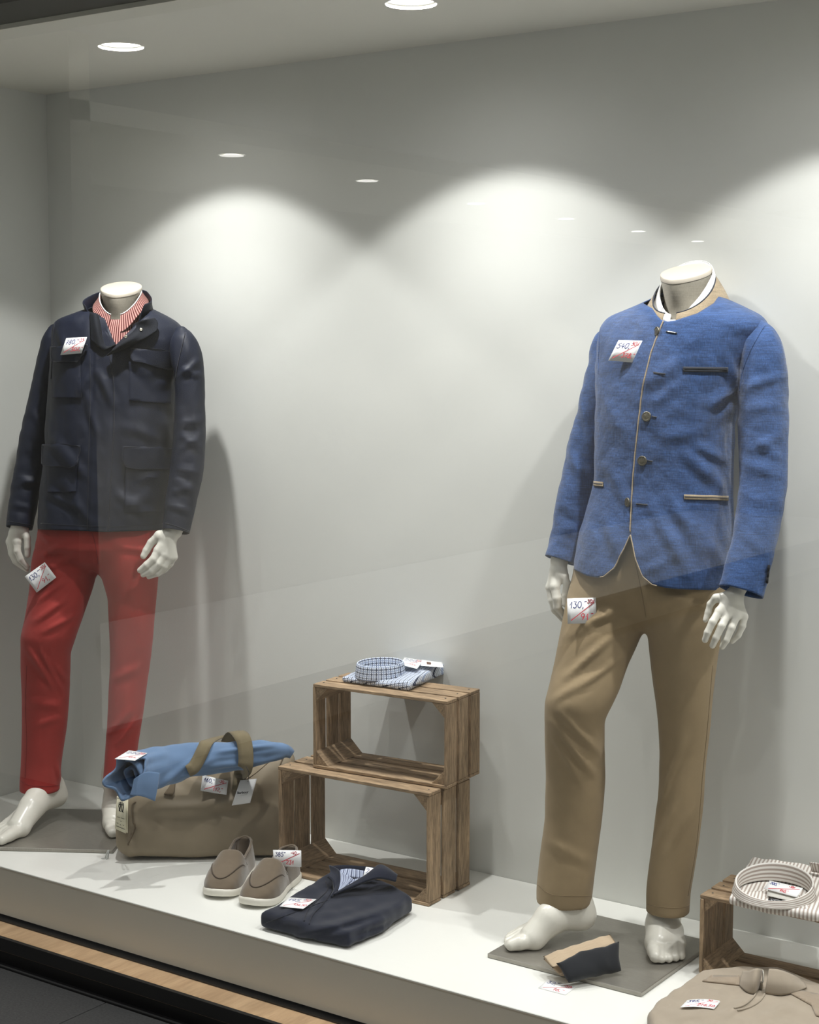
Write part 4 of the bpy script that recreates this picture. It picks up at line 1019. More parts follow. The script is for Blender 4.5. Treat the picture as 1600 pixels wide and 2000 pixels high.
for i in range(6):
    q = P + np.array([0.004 * math.sin(i * 2.1), 0.003 * math.cos(i * 1.7), 0])[None] * np.linspace(0.3, 2.2, 8)[:, None]; q[:, 2] = np.maximum(q[:, 2], 0.0025)
    tube('bag_tassel', q, 0.0016, 'clear_plastic', bag, 5)

# ---------------------------------------------------------------- rolled light-blue sweater on the bag
fabric('sky_knit', (106, 132, 166), 0.95, 0.05, 900, 0.35, 0.25, 9, sheen=0.35, spec=0.15, wdist=0.006)
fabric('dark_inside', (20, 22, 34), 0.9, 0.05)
sweat = thing('sweater', atd(380, 1500, 4.52), 'light blue sweater rolled up on top of the duffel bag', 'sweater')
# roll: wide open end towards the corner, tapering under the handles
roll = [(248, 1521, 40, 4.40, .85), (266, 1512, 42, 4.44, .8), (302, 1502, 41, 4.49, .75), (345, 1492, 37, 4.52, .75), (390, 1483, 31, 4.53, .8), (430, 1480, 28, 4.53, .85), (480, 1474, 27, 4.53, .9), (525, 1467, 22, 4.53, .95), (556, 1466, 15, 4.53, 1.0), (571, 1474, 8, 4.53, 1.0)]
Q = resample(roll, 80); P = np.array([atd(x, y, D) for x, y, w, D, r in Q]); Rr = Q[:, 2] * Q[:, 3] / FPX
ns = 64; T = norm(np.gradient(P, axis=0)); vw = norm(P - _C); U = norm(np.cross(T, vw)); W = np.cross(T, U)
th = np.linspace(0, 2 * math.pi, ns, endpoint=False); V = []
for i in range(80):
    tt = i / 79; op = max(0, 1 - tt / 0.28)
    for q in th:
        r = Rr[i] * (1 + 0.05 * math.sin(3 * q + 6 * tt) + op * 0.10 * math.sin(5 * q + 1.0) + 0.04 * math.sin(2 * q - 9 * tt))
        sl = 0.03 * op * math.sin(q) - 0.012 * op * math.sin(4 * q)                                     # slanted mouth
        V.append(P[i] + U[i] * (math.cos(q) * r) + W[i] * (math.sin(q) * r * Q[i, 4]) + T[i] * sl)
V = np.array(V); V += (0.003 * wob(V, 0.07, 11))[:, None] * norm(V - np.repeat(P, ns, 0))
V += folds(V, [(300, 1545, 395, 1470, 5, .006), (330, 1530, 420, 1480, 6, .005), (240, 1495, 330, 1470, 7, .006), (400, 1500, 520, 1480, 5, .006), (420, 1470, 540, 1455, 4, .006), (440, 1498, 560, 1478, 4, .005)])[:, None] * norm(V - np.repeat(P, ns, 0))
Fr = grid_faces(80, ns, True); o = mesh('sweater_roll', V, Fr, 'sky_knit', sweat); solid(o, 0.006, -1)
sW = Surf((V, Fr)); sW.D = 4.5
# handles of the bag, laid over the roll
sBW = Surf((Vb, Fb), (V, Fr)); sBW.D = 4.5
def on_roll(L, off): return [sBW.hit(x, y, off)[0] for x, y in L]
up_ = np.array([0, 0, 1.0])
top0 = on_roll([(478, 1458)], .012)[0]; Dt = float((top0 - _C) @ _fw)
hA = on_roll([(468, 1546), (470, 1530), (472, 1512)], .005) + on_roll([(477, 1496), (481, 1478)], .010) + [top0, atd(470, 1436, Dt + .02), atd(460, 1429, Dt + .06), atd(452, 1438, Dt + .10), atd(446, 1450, Dt + .13)]
nA = [bn + up_ * .2, bn + up_ * .3, bn + up_ * .3, bn + up_ * .3, bn + up_ * .4, bn + up_ * .5, bn * .5 + up_ * .8, up_ * 1.0, -bn * .5 + up_ * .6, -bn * .6 + up_ * .5]
ribbon('handle', hA, 0.042, nA, 'webbing', bag)
hB = on_roll([(366, 1506), (378, 1500), (389, 1486), (397, 1468), (404, 1455)], .008); Dt = float((hB[-1] - _C) @ _fw)
hB += [atd(414, 1445, Dt + .05), atd(428, 1440, Dt + .10), atd(446, 1435, Dt + .13), atd(464, 1428, Dt + .14)]
nB = [bn - up_ * .3, bn + up_ * .1, bn + up_ * .4, bn + up_ * .6, bn * .6 + up_ * .9, up_ - bn * .1, up_ - bn * .3, up_ - bn * .3, up_ - bn * .3]
ribbon('handle', hB, 0.036, nB, 'webbing', bag)
# layers inside the mouth: coiled inner folds and a flat dark disc behind them
Pm = P[3]; Um, Wm, Tm = U[3], W[3], T[3]
for turn, (r0, r1, a0, a1, dx) in enumerate([(0.80, 0.62, 0.2, 3.4, 0.010), (0.62, 0.40, 2.4, 6.4, 0.016), (0.42, 0.15, 5.2, 9.2, 0.020)]):
    VV = []; aa = np.linspace(a0, a1, 26)
    for k_ in range(5):
        for a_ in aa:
            f_ = (a_ - a0) / (a1 - a0); r = Rr[3] * (r0 + (r1 - r0) * f_)
            VV.append(Pm + Um * (math.cos(a_) * r) + Wm * (math.sin(a_) * r * .8) + Tm * (dx + 0.024 * k_ + 0.004 * math.sin(3 * a_)))
    o = mesh('inner_fold', VV, grid_faces(5, 26), 'sky_knit', sweat); solid(o, 0.006, 0.0)
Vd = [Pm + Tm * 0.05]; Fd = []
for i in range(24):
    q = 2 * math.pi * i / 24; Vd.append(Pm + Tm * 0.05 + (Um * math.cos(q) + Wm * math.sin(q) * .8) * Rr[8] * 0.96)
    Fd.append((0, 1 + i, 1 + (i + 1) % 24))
mesh('dark_disc', Vd, Fd, 'dark_inside', sweat)
# sleeve cuff hanging over the front of the bag
Dc = float((sW.hit(285, 1520)[0] - _C) @ _fw) - .012
cf, _ = flap3('hem_band', [[atd(262, 1522, Dc + .006), atd(286, 1508, Dc + .004), atd(312, 1510, Dc + .006)], [atd(259, 1538, Dc), atd(284, 1530, Dc - .004), atd(309, 1533, Dc - .002)], [atd(254, 1553, Dc - .006), atd(280, 1556, Dc - .008), atd(303, 1565, Dc - .006)]], 'sky_knit', sweat, .009)
mod(cf, 'BEVEL', width=0.003, segments=2)

# ---------------------------------------------------------------- suede loafers
fabric('suede_seam', (74, 63, 51), 0.95, 0.1)
fabric('taupe_suede', (110, 97, 81), 0.95, 0.10, 1600, 0.5, 0.15, 30, sheen=0.5, spec=0.1)
plain('cream_rubber', (226, 222, 210), 0.5, mottle=0.02)
fabric('shoe_lining', (112, 86, 60), 0.8, 0.08)
def loafer(toe, heel, label, side, width=1.0):
    toe = np.array([toe[0], toe[1], 0.0]); heel = np.array([heel[0], heel[1], 0.0]); t = norm(toe - heel); L = np.linalg.norm(toe - heel)
    s = np.array([-t[1], t[0], 0]); z = np.array([0, 0, 1.0]); root = thing('loafer', (toe + heel) / 2, label, 'shoe', 'pair of suede loafers')
    X = np.array([0, .03, .08, .18, .32, .48, .62, .74, .84, .92, .97, 1.0])
    HW = np.array([.016, .026, .033, .037, .037, .040, .046, .049, .047, .039, .027, .010]) * width
    CEN = np.array([0, 0, 0, .0, .001, .002, .004, .005, .005, .004, .003, .002]) * side
    n = 44
    def outline(grow, m=n):
        u = np.linspace(0, 1, m); x = (1 - np.cos(u * math.pi)) / 2
        w = np.interp(x, X, HW) + grow; c = np.interp(x, X, CEN)
        xs = x * L + np.where(x < .5, -grow, grow) * (np.abs(2 * x - 1)) ** 2
        return np.concatenate([np.stack([xs, c + w], 1), np.stack([xs, c - w], 1)[::-1][1:-1]])
    def P(xy, zz): return heel + t * xy[0] + s * xy[1] + z * zz
    # sole with a raised arch notch under the waist
    V = []; rings = [(-.002, 0.002, 0), (.003, 0.0005, 0), (.0045, 0.005, 1), (.005, 0.012, 1), (.004, 0.018, 1), (.0005, 0.0205, 1), (-.006, 0.0205, 1)]
    for gr, zz, k_ in rings:
        O = outline(gr)
        for xy in O:
            xr = xy[0] / L; lift = 0.007 * math.exp(-((xr - .40) / .09) ** 4) if not k_ else 0
            toeup = 0.010 * max(0, (xr - .72) / .28) ** 2
            V.append(P(xy, zz + lift + toeup))
    m = len(O); F = grid_faces(len(rings), m, True); F.append(tuple(range(m - 1, -1, -1))); F.append(tuple((len(rings) - 1) * m + i for i in range(m)))
    mesh('sole', V, F, 'cream_rubber', root)
    # upper: sections along the foot; open from the heel to the instep
    nx = 40; na = 33; V = []; xs = np.linspace(0.0, 1.0, nx)
    top = np.interp(xs, [0, .08, .2, .34, .42, .5, .6, .72, .84, .93, 1.0], [.086, .084, .074, .066, .064, .098, .085, .070, .056, .046, .030])
    for i, x in enumerate(xs):
        w = np.interp(x, X, HW) + .001; c = np.interp(x, X, CEN); base = .018 + 0.010 * max(0, (x - .72) / .28) ** 2
        openf = 1 - sst(.40, .47, x)
        for k_ in range(na):
            a = math.pi * k_ / (na - 1); cs, sn = math.cos(a), math.sin(a)
            yy = c + w * np.sign(cs) * abs(cs) ** (0.62); zz = base + (top[i] - base) * (sn ** 0.75)
            if openf > 0:                                                        # cut the mouth: lean walls instead of a roof
                lim = math.radians(46); b = a if a < math.pi / 2 else math.pi - a; b2 = min(b / (math.pi / 2), 1) * lim
                yy2 = c + np.sign(cs if abs(cs) > 1e-9 else 1) * w * (1 - 0.30 * (b2 / lim) ** 1.5); zz2 = base + (top[i] - base) * (b2 / lim)
                yy = yy * (1 - openf) + yy2 * openf; zz = zz * (1 - openf) + zz2 * openf
            V.append(P((x * L, yy), zz))
    F = []
    for i in range(nx - 1):
        for k_ in range(na - 1):
            if xs[i] < .44 and k_ == (na - 1) // 2 - 1 + 0: continue
            if xs[i] < .44 and k_ == (na - 1) // 2: continue
            a = i * na + k_; F.append((a, a + na, a + na + 1, a + 1))
    # heel counter closes the back
    Vh = []; nb_ = 15
    for k_ in range(7):
        f_ = k_ / 6
        for j in range(nb_):
            q = math.pi * (j / (nb_ - 1)); yy = math.cos(q) * (.020 + .006 * f_ * (1 - f_)) * width; xx = -math.sin(q) * (.012 + .004 * math.sin(f_ * 3.1)) + .012
            Vh.append(P((xx, yy), .018 + (.088 - .018) * f_))
    up = mesh('upper', V, F, 'taupe_suede', root); solid(up, .0032, 0.0); mod(up, 'SUBSURF', levels=1, render_levels=1)
    hc = mesh('heel_counter', Vh, grid_faces(7, nb_), 'taupe_suede', root); solid(hc, .0035, 0.0); mod(hc, 'SUBSURF', levels=1, render_levels=1)
    srf = BVHTree.FromPolygons([tuple(v) for v in V], F)
    # apron seam, collar roll and insole
    S = []
    for u in np.linspace(-1, 1, 41):
        q = u * math.pi * .5; x = .50 + .41 * math.cos(q) ** .8 if abs(u) < 1 else .5; yy = np.interp(x, X, CEN) + .043 * width * math.sin(q) * (1 - .12 * math.cos(q))
        loc, nr, _, _ = srf.ray_cast(Vector(P((x * L, yy), .2)), Vector((0, 0, -1)))
        if loc is not None: S.append(np.array(loc) + np.array([0, 0, .0022]))
    tube('apron_seam', resample(S, 60), .0021, 'suede_seam', up, 6)
    rim = [P((xs[i] * L, np.interp(xs[i], X, CEN) + sd * (np.interp(xs[i], X, HW) + .001) * .70), top[i]) for sd, rng in ((1, range(17, -1, -1)), (-1, range(0, 18))) for i in rng]
    rim = rim[:18] + [P((-.004, 0), .089)] + rim[18:]
    tube('collar_roll', resample(rim, 60), .0034, 'taupe_suede', up, 8)
    V = [P(xy, .030) for xy in outline(-.006)]; m = len(V); mesh('insole', V, [tuple(range(m))], 'shoe_lining', root)
    # side tab
    for sd in (1, -1):
        x = .47; yy = np.interp(x, X, CEN) + sd * np.interp(x, X, HW) * .86
        pts = [P((x * L + .014, yy * 1.0), .074), P((x * L + .004, yy * 1.06), .062), P((x * L - .006, yy * 1.10), .050)]
        tube('side_tab', resample(pts, 8), .0035, 'taupe_suede', up, 6)
    return root
tA, hA_ = atz(428, 1758), atz(494, 1676); tB, hB_ = atz(487, 1775), atz(583, 1703)
def fixlen(t_, h_, L=.272): d_ = norm((h_ - t_) * [1, 1, 0]); return t_, t_ + d_ * L
loafer(*fixlen(tA, hA_), 'taupe suede loafer leaning nearest the duffel bag, its heel opening visible', -1)
loafer(*fixlen(tB, hB_), 'taupe suede loafer next to the folded navy sweater, price card on its heel', 1)

# ---------------------------------------------------------------- folded clothes: soft slabs
def slab(name, poly, z0, hfun, mat, parent, h=0.004, r=0.012, extra=None, k2=0.0, seed=0):
    """soft folded cloth: poly = xy outline (ccw or cw), hfun(p) = height of its top"""
    poly = np.array(poly, float); m = len(poly)
    def sd(p):
        q = p[:, :2]; d = np.full(len(q), 1e9); s = np.ones(len(q))
        for i in range(m):
            a = poly[i]; b = poly[i - 1]; e = b - a; w = q - a
            t_ = np.clip((w @ e) / (e @ e), 0, 1); d = np.minimum(d, ((w - t_[:, None] * e) ** 2).sum(1))
            c1 = q[:, 1] >= a[1]; c2 = q[:, 1] < b[1]; c3 = e[0] * w[:, 1] > e[1] * w[:, 0]
            fl_ = (c1 & c2 & c3) | (~c1 & ~c2 & ~c3); s = np.where(fl_, -s, s)
        d2 = s * np.sqrt(d) + r
        H = hfun(p) if callable(hfun) else np.full(len(p), hfun)
        dz = np.abs(p[:, 2] - z0 - H / 2) - (H / 2 - r)
        o = np.sqrt(np.maximum(d2, 0) ** 2 + np.maximum(dz, 0) ** 2) + np.minimum(np.maximum(d2, dz), 0) - r
        mm = np.abs(o) < .03
        if mm.any():
            o[mm] -= .0016 * wob(p[mm], .07, seed)
            if extra: o[mm] -= folds(p[mm], extra)
        return o
    lo = np.append(poly.min(0), z0) - .025; hi = np.append(poly.max(0), z0 + .12) + .025
    V, F = snets(sd, lo, hi, h)
    return mesh(name, V, F, mat, parent), Surf((V, F))
def px_poly(pts): return [atz(x, y, z)[:2] for x, y, z in pts]
# navy half-zip sweater
fabric('navy_knit', (30, 34, 48), 0.9, 0.06, 1100, 0.25, 0.2, 10, sheen=0.25, spec=0.2)
nav = thing('folded_sweater', atz(655, 1775), 'folded navy zip sweater with a blue striped shirt in its collar', 'sweater', 'folded tops on the plinth')
o, sNv = slab('sweater_body', px_poly([(508, 1806, .012), (530, 1782, .03), (600, 1738, .04), (648, 1712, .042), (700, 1712, .042), (770, 1738, .04), (803, 1762, .03), (806, 1778, .012), (752, 1816, .012), (682, 1846, .012), (600, 1832, .012)]), .0035, lambda p: np.interp(proj(p)[:, 1], [1700, 1760, 1850], [.058, .046, .036]), 'navy_knit', nav, .0045, .015,
               [(560, 1835, 790, 1765, 7, .006), (640, 1845, 800, 1790, 6, -.004), (600, 1800, 640, 1740, 6, .004), (530, 1800, 600, 1750, 7, .003)], seed=4)
sNv.D = 4.1
seam('zip_tape', sNv, [(636, 1722), (640, 1738), (622, 1758), (602, 1778), (594, 1800)], .0016, 'navy_thread', nav, .001, 40)
seam('zip_tape', sNv, [(650, 1740), (632, 1764), (612, 1786), (604, 1806)], .0013, 'navy_thread', nav, .001, 40)
seam('side_fold', sNv, [(512, 1806), (560, 1788), (610, 1770), (640, 1758)], .0016, 'navy_thread', nav, .0004, 40)
D0 = lambda x, y, z: float((atz(x, y, z) - _C) @ _fw)
def pd(x, y, D): return atd(x, y, D)
bD = D0(655, 1740, .05)
stripe_mat('blue_pinstripe', (186, 194, 214), (60, 66, 96), .0105, .22, line2=((96, 110, 150), .0105, .10, .5))
# collar: left wing, right wing
flap3('collar_wing', [[pd(640, 1712, bD + .01), pd(650, 1722, bD - .01), pd(652, 1738, bD - .03), pd(647, 1752, bD - .06)], [pd(646, 1702, bD + .05), pd(658, 1712, bD + .02), pd(658, 1728, bD - .01), pd(652, 1745, bD - .05)], [pd(644, 1690, bD + .06), pd(662, 1700, bD + .03), pd(664, 1722, bD), pd(656, 1744, bD - .045)]], 'navy_knit', nav, .006)
flap3('collar_wing', [[pd(652, 1748, bD - .06), pd(690, 1732, bD - .05), pd(735, 1716, bD - .03), pd(773, 1722, bD - .01)], [pd(660, 1742, bD - .05), pd(700, 1720, bD - .03), pd(742, 1700, bD - .01), pd(775, 1712, bD)], [pd(690, 1728, bD - .04), pd(722, 1706, bD - .01), pd(744, 1690, bD + .02), pd(776, 1710, bD + .01)]], 'navy_knit', nav, .006)
flap3('collar_back', [[pd(644, 1692, bD + .07), pd(672, 1690, bD + .09), pd(710, 1692, bD + .09), pd(745, 1694, bD + .05)], [pd(648, 1710, bD + .06), pd(675, 1708, bD + .08), pd(710, 1710, bD + .08), pd(742, 1712, bD + .05)]], 'navy_knit', nav, .005)
nsh = thing('shirt_insert', atz(690, 1722, .03), 'blue and white pinstriped shirt collar tucked in the folded navy sweater', 'shirt')
flap3('collar_leaf', [[pd(664, 1699, bD + .045), pd(680, 1697, bD + .05), pd(700, 1699, bD + .05), pd(728, 1704, bD + .04)], [pd(662, 1712, bD + .03), pd(676, 1712, bD + .03), pd(700, 1715, bD + .035), pd(722, 1716, bD + .03)]], 'blue_pinstripe', nsh, .002)
flap3('collar_leaf', [[pd(664, 1702, bD + .03), pd(672, 1706, bD + .02), pd(690, 1716, bD + .0)], [pd(664, 1724, bD + .0), pd(672, 1722, bD - .0), pd(684, 1722, bD - .005)], [pd(658, 1748, bD - .045), pd(662, 1742, bD - .035), pd(668, 1736, bD - .03)]], 'blue_pinstripe', nsh, .002)
flap3('shirt_front', [[pd(672, 1724, bD - .004), pd(690, 1718, bD + .01), pd(725, 1712, bD + .012)], [pd(660, 1746, bD - .04), pd(685, 1732, bD - .022), pd(715, 1718, bD - .005)]], 'blue_pinstripe', nsh, .002)

# taupe polo sweater at the bottom edge
fabric('taupe_jersey', (160, 148, 132), 0.9, 0.05, 1300, 0.2, 0.3, 9, sheen=0.2, spec=0.15)
fabric('taupe_suede_trim', (152, 137, 119), 0.95, 0.12, 900, 0.3, 0.3, 25, sheen=0.4, spec=0.1)
plain('zip_metal', (168, 164, 154), 0.3, 0.9)
pol = thing('folded_polo', atz(1440, 1980), 'folded taupe half-zip polo with suede shoulder patches beside the small crate', 'polo shirt', 'folded tops on the plinth')
o, sPo = slab('polo_body', px_poly([(1264, 2000, .02), (1278, 1974, .03), (1328, 1935, .038), (1370, 1906, .042), (1440, 1899, .042), (1520, 1901, .042), (1606, 1932, .04), (1668, 1988, .03), (1680, 2070, .012), (1560, 2100, .012), (1380, 2080, .012), (1270, 2036, .012)]), .0035, lambda p: np.interp(proj(p)[:, 1], [1890, 1950, 2050], [.058, .050, .036]), 'taupe_jersey', pol, .005, .016,
               [(1400, 1990, 1480, 1940, 9, .004), (1470, 1990, 1560, 1960, 10, .003), (1300, 1990, 1390, 1975, 9, .003)], seed=6)
sPo.D = 3.75
poly_patch('shoulder_patch', sPo, [(1372, 1918), (1390, 1907), (1444, 1908), (1445, 1926)], .002, .003, 'taupe_suede_trim', pol)
poly_patch('shoulder_patch', sPo, [(1544, 1942), (1556, 1934), (1600, 1944), (1640, 1975), (1640, 1998), (1594, 1985), (1585, 1965)], .002, .003, 'taupe_suede_trim', pol)
pD = D0(1480, 1925, .05) + .012
def wing(bot, top, dD):
    B_ = [sPo.hit(x, y, .002)[0] for x, y in bot]; Db = [float((q - _C) @ _fw) for q in B_]
    T_ = [atd(x, y, d + a_) for (x, y), d, a_ in zip(top, Db, dD)]
    Mid = [atd((b_[0] + t_[0]) / 2, (b_[1] + t_[1]) / 2, d + a_ * .4 - .008) for b_, t_, d, a_ in zip(bot, top, Db, dD)]
    flap3('collar_wing', [B_, Mid, T_], 'taupe_jersey', pol, .005)
wing([(1446, 1927), (1460, 1939), (1472, 1942), (1480, 1934)], [(1452, 1898), (1466, 1897), (1479, 1892), (1488, 1893)], [.05, .03, .02, .02])
wing([(1494, 1941), (1520, 1945), (1548, 1941), (1576, 1931)], [(1502, 1893), (1522, 1895), (1546, 1904), (1569, 1917)], [.02, .025, .035, .05])
zD = float((sPo.hit(1487, 1930)[0] - _C) @ _fw)
seam('zip_tape', sPo, [(1478, 1938), (1470, 1950), (1452, 1964), (1434, 1970)], .0022, 'taupe_jersey', pol, .001, 30)
seam('zip_tape', sPo, [(1494, 1942), (1484, 1956), (1464, 1968), (1440, 1974)], .0022, 'taupe_jersey', pol, .001, 30)
tube('zip_chain', resample([pd(1490, 1894, zD + .015), pd(1491, 1908, zD + .004), pd(1489, 1920, zD - .004), pd(1483, 1932, zD - .006)], 24), .0019, 'zip_metal', pol, 6)
box('zip_pull', pd(1486, 1928, zD - .010) - .004, pd(1486, 1928, zD - .010) + [.004, .004, .012], 'zip_metal', pol, .001)

# ---------------------------------------------------------------- socks leaning on the plate
fabric('beige_rib', (186, 166, 140), 0.9, 0.05, 900, 0.3, 0.1)
fabric('black_knit', (34, 36, 40), 0.9, 0.08, 900, 0.3, 0.2)
sk = thing('socks', atz(1140, 1900, PT), 'folded beige and black ribbed socks lying on the steel plate', 'socks')
sD = D0(1110, 1920, .0)
# a folded packet: beige back layers, black wrap in front, raised at the back
s1 = [atz(1062, 1868, .045), atz(1195, 1825, .075), atz(1210, 1898, .016), atz(1112, 1920, .016)]
def packet(name, q, t, mat, parent, ribs=0.0, off=0.0, n=40, wave=0.0):
    """puffy quad between 4 points (back left, back right, front right, front left)"""
    q = [np.array(v) for v in q]; V = []; nv = 14
    for top in (1, 0):
        for j in range(nv):
            v = j / (nv - 1)
            for i in range(n):
                u = i / (n - 1); P_ = (q[0] * (1 - u) + q[1] * u) * (1 - v) + (q[3] * (1 - u) + q[2] * u) * v
                nn = norm(np.cross(q[1] - q[0], q[3] - q[0])); nn = nn if nn[2] > 0 else -nn
                P_ = P_ + (q[3] - q[0]) * (wave * (1 - v) * (.6 * math.sin(u * 5.5 + 2.2) + .4 * math.sin(u * 11)))
                e = (max(0, 1 - abs(2 * u - 1) ** 3.5) * max(0, 1 - abs(2 * v - 1) ** 2.6)) ** .5
                V.append(P_ + nn * (off + (t * e if top else -t * .4 * e) + ribs * e * math.sin(v * 34)))
    V = np.array(V); V += np.stack([wob(V, .05, 3), wob(V, .05, 7), wob(V, .05, 12)], 1) * .0018
    F = grid_faces(nv, n) + [tuple(k_ + nv * n for k_ in f_[::-1]) for f_ in grid_faces(nv, n)]
    def lp(b): return [b + i for i in range(n)] + [b + j * n + n - 1 for j in range(1, nv)] + [b + (nv - 1) * n + i for i in range(n - 2, -1, -1)] + [b + j * n for j in range(nv - 2, 0, -1)]
    a_, b_ = lp(0), lp(nv * n)
    for i in range(len(a_)): j = (i + 1) % len(a_); F.append((a_[i], b_[i], b_[j], a_[j]))
    return mesh(name, V, F, mat, parent)
packet('sock_cuff', [atz(1063, 1866, .050), atz(1192, 1824, .082), atz(1206, 1846, .066), atz(1080, 1890, .040)], .006, 'beige_rib', sk, .0014)
packet('sock_cuff', [atz(1062, 1872, .040), atz(1190, 1832, .070), atz(1204, 1880, .030), atz(1096, 1908, .016)], .005, 'beige_rib', sk, .0010)
packet('sock_foot', [atz(1084, 1880, .052), atz(1208, 1838, .078), atz(1211, 1898, .020), atz(1112, 1918, .018)], .018, 'black_knit', sk, wave=.10)
# ---------------------------------------------------------------- checked shirt on the upper crate
stripe_mat('navy_check', (220, 226, 236), (44, 52, 76), .0125, .17, check=True, line2=((150, 164, 192), .0125, .14, .5))
ZT = CH + UP[4] + 0.0022
chk = thing('folded_shirt', atz(760, 1330, ZT), 'folded navy checked shirt on top of the stacked crates', 'shirt', 'folded shirts on the crates')
o, sCk = slab('shirt_body', px_poly([(668, 1332, ZT), (700, 1318, ZT), (790, 1298, ZT + .01), (868, 1300, ZT + .02), (869, 1312, ZT + .01), (838, 1332, ZT), (800, 1350, ZT), (720, 1340, ZT)]), ZT, lambda p: np.interp(proj(p)[:, 0], [670, 760, 800, 870], [.016, .018, .026, .036]), 'navy_check', chk, .0035, .008, [(790, 1345, 860, 1312, 4, .003), (800, 1330, 850, 1310, 4, .002)], seed=2)
M['navy_check_flat'] = M['navy_check']
sCk.D = 4.1
def add_uv_planar(o, ex, ey):
    me = o.data; ul = me.uv_layers.new(name='uv'); ex = np.array(ex); ey = np.array(ey)
    co = np.empty(len(me.vertices) * 3); me.vertices.foreach_get('co', co); co = co.reshape(-1, 3)
    nr = np.empty(len(me.vertices) * 3); me.vertices.foreach_get('normal', nr); nr = nr.reshape(-1, 3)
    idx = np.empty(len(me.loops), int); me.loops.foreach_get('vertex_index', idx)
    uv = np.stack([co @ ex, co @ ey + co[:, 2] * 0.9], 1); ul.data.foreach_set('uv', uv[idx].ravel())
ea = math.radians(ang2 + 12); add_uv_planar(o, [math.cos(ea), math.sin(ea), 0], [-math.sin(ea), math.cos(ea), 0])
def collar_ring(name, c, a, b, h, mat, parent, rot=0.0, gap=None, flare=.004, tilt=0.0, fold=True, n=72, t=.0022):
    """shirt collar standing as a ring: inner band and outer leaf, open or closed"""
    rows = [(0, 0.0), (.25, .4), (.0, 1.0), (-.0, 1.03), (.9, .95), (1.3, .5), (1.7, .06)]
    prof = [(-.003, .10), (-.0015, .5), (0, .96), (.002, 1.0), (.0045, .95), (.006, .5), (.006 + flare, .03)]
    g0, g1 = gap if gap else (0, 360); ph = np.radians(np.linspace(g0, g1, n)); V = []; uv = []
    R_ = Matrix.Rotation(math.radians(rot), 3, 'Z')
    for j, (dr, hz) in enumerate(prof):
        for p in ph:
            q = R_ @ Vector(((a + dr) * math.cos(p), (b + dr) * math.sin(p), h * hz + tilt * math.sin(p) * hz)); V.append(np.array(c) + np.array(q)); uv.append((p * (a + b) / 2, hz * h if j < 4 else 2 * h - hz * h))
    o = mesh(name, V, grid_faces(len(prof), n), mat, parent, uv=uv); solid(o, t, 0.0); mod(o, 'SUBSURF', levels=1, render_levels=1); return o, V
cc = atz(743, 1322, ZT + .012)
collar_ring('collar', cc, .058, .068, .042, 'navy_check', chk, ang2, flare=.004)
# ---------------------------------------------------------------- striped shirt on the small crate
stripe_mat('taupe_stripe', (226, 222, 216), (172, 160, 151), .0090, .46)
stripe_mat('taupe_stripe_round', (226, 222, 216), (170, 158, 149), .0066, .48, axis=1)
ZS = .1975
stp = thing('folded_shirt', atz(1520, 1750, ZS), 'folded taupe and white striped shirt on the small crate', 'shirt', 'folded shirts on the crates')
o, sSt = slab('shirt_body', px_poly([(1424, 1768, ZS), (1440, 1732, ZS), (1470, 1678, ZS + .012), (1560, 1690, ZS + .012), (1660, 1712, ZS + .012), (1672, 1790, ZS), (1600, 1802, ZS), (1500, 1786, ZS)]), ZS, .020, 'taupe_stripe', stp, .004, .007, seed=3)
sSt.D = 3.6
M['taupe_stripe'].node_tree
add_uv_planar(o, [.97, .25, 0], [-.25, .97, 0])
c1 = atz(1512, 1748, ZS + .018)
collar_ring('collar', c1, .084, .088, .032, 'taupe_stripe_round', stp, 12, flare=.005, tilt=.016)
flap3('yoke', [[atz(1452, 1762, ZS + .021), atz(1520, 1766, ZS + .0215), atz(1580, 1776, ZS + .021)], [atz(1462, 1740, ZS + .022), atz(1520, 1742, ZS + .0225), atz(1576, 1752, ZS + .022)]], 'taupe_stripe', stp, .001)
flap3('cuff', [[atz(1582, 1684, ZS + .05), atz(1596, 1686, ZS + .055), atz(1640, 1692, ZS + .055)], [atz(1586, 1702, ZS + .026), atz(1600, 1704, ZS + .026), atz(1640, 1712, ZS + .026)]], 'taupe_stripe', stp, .003)

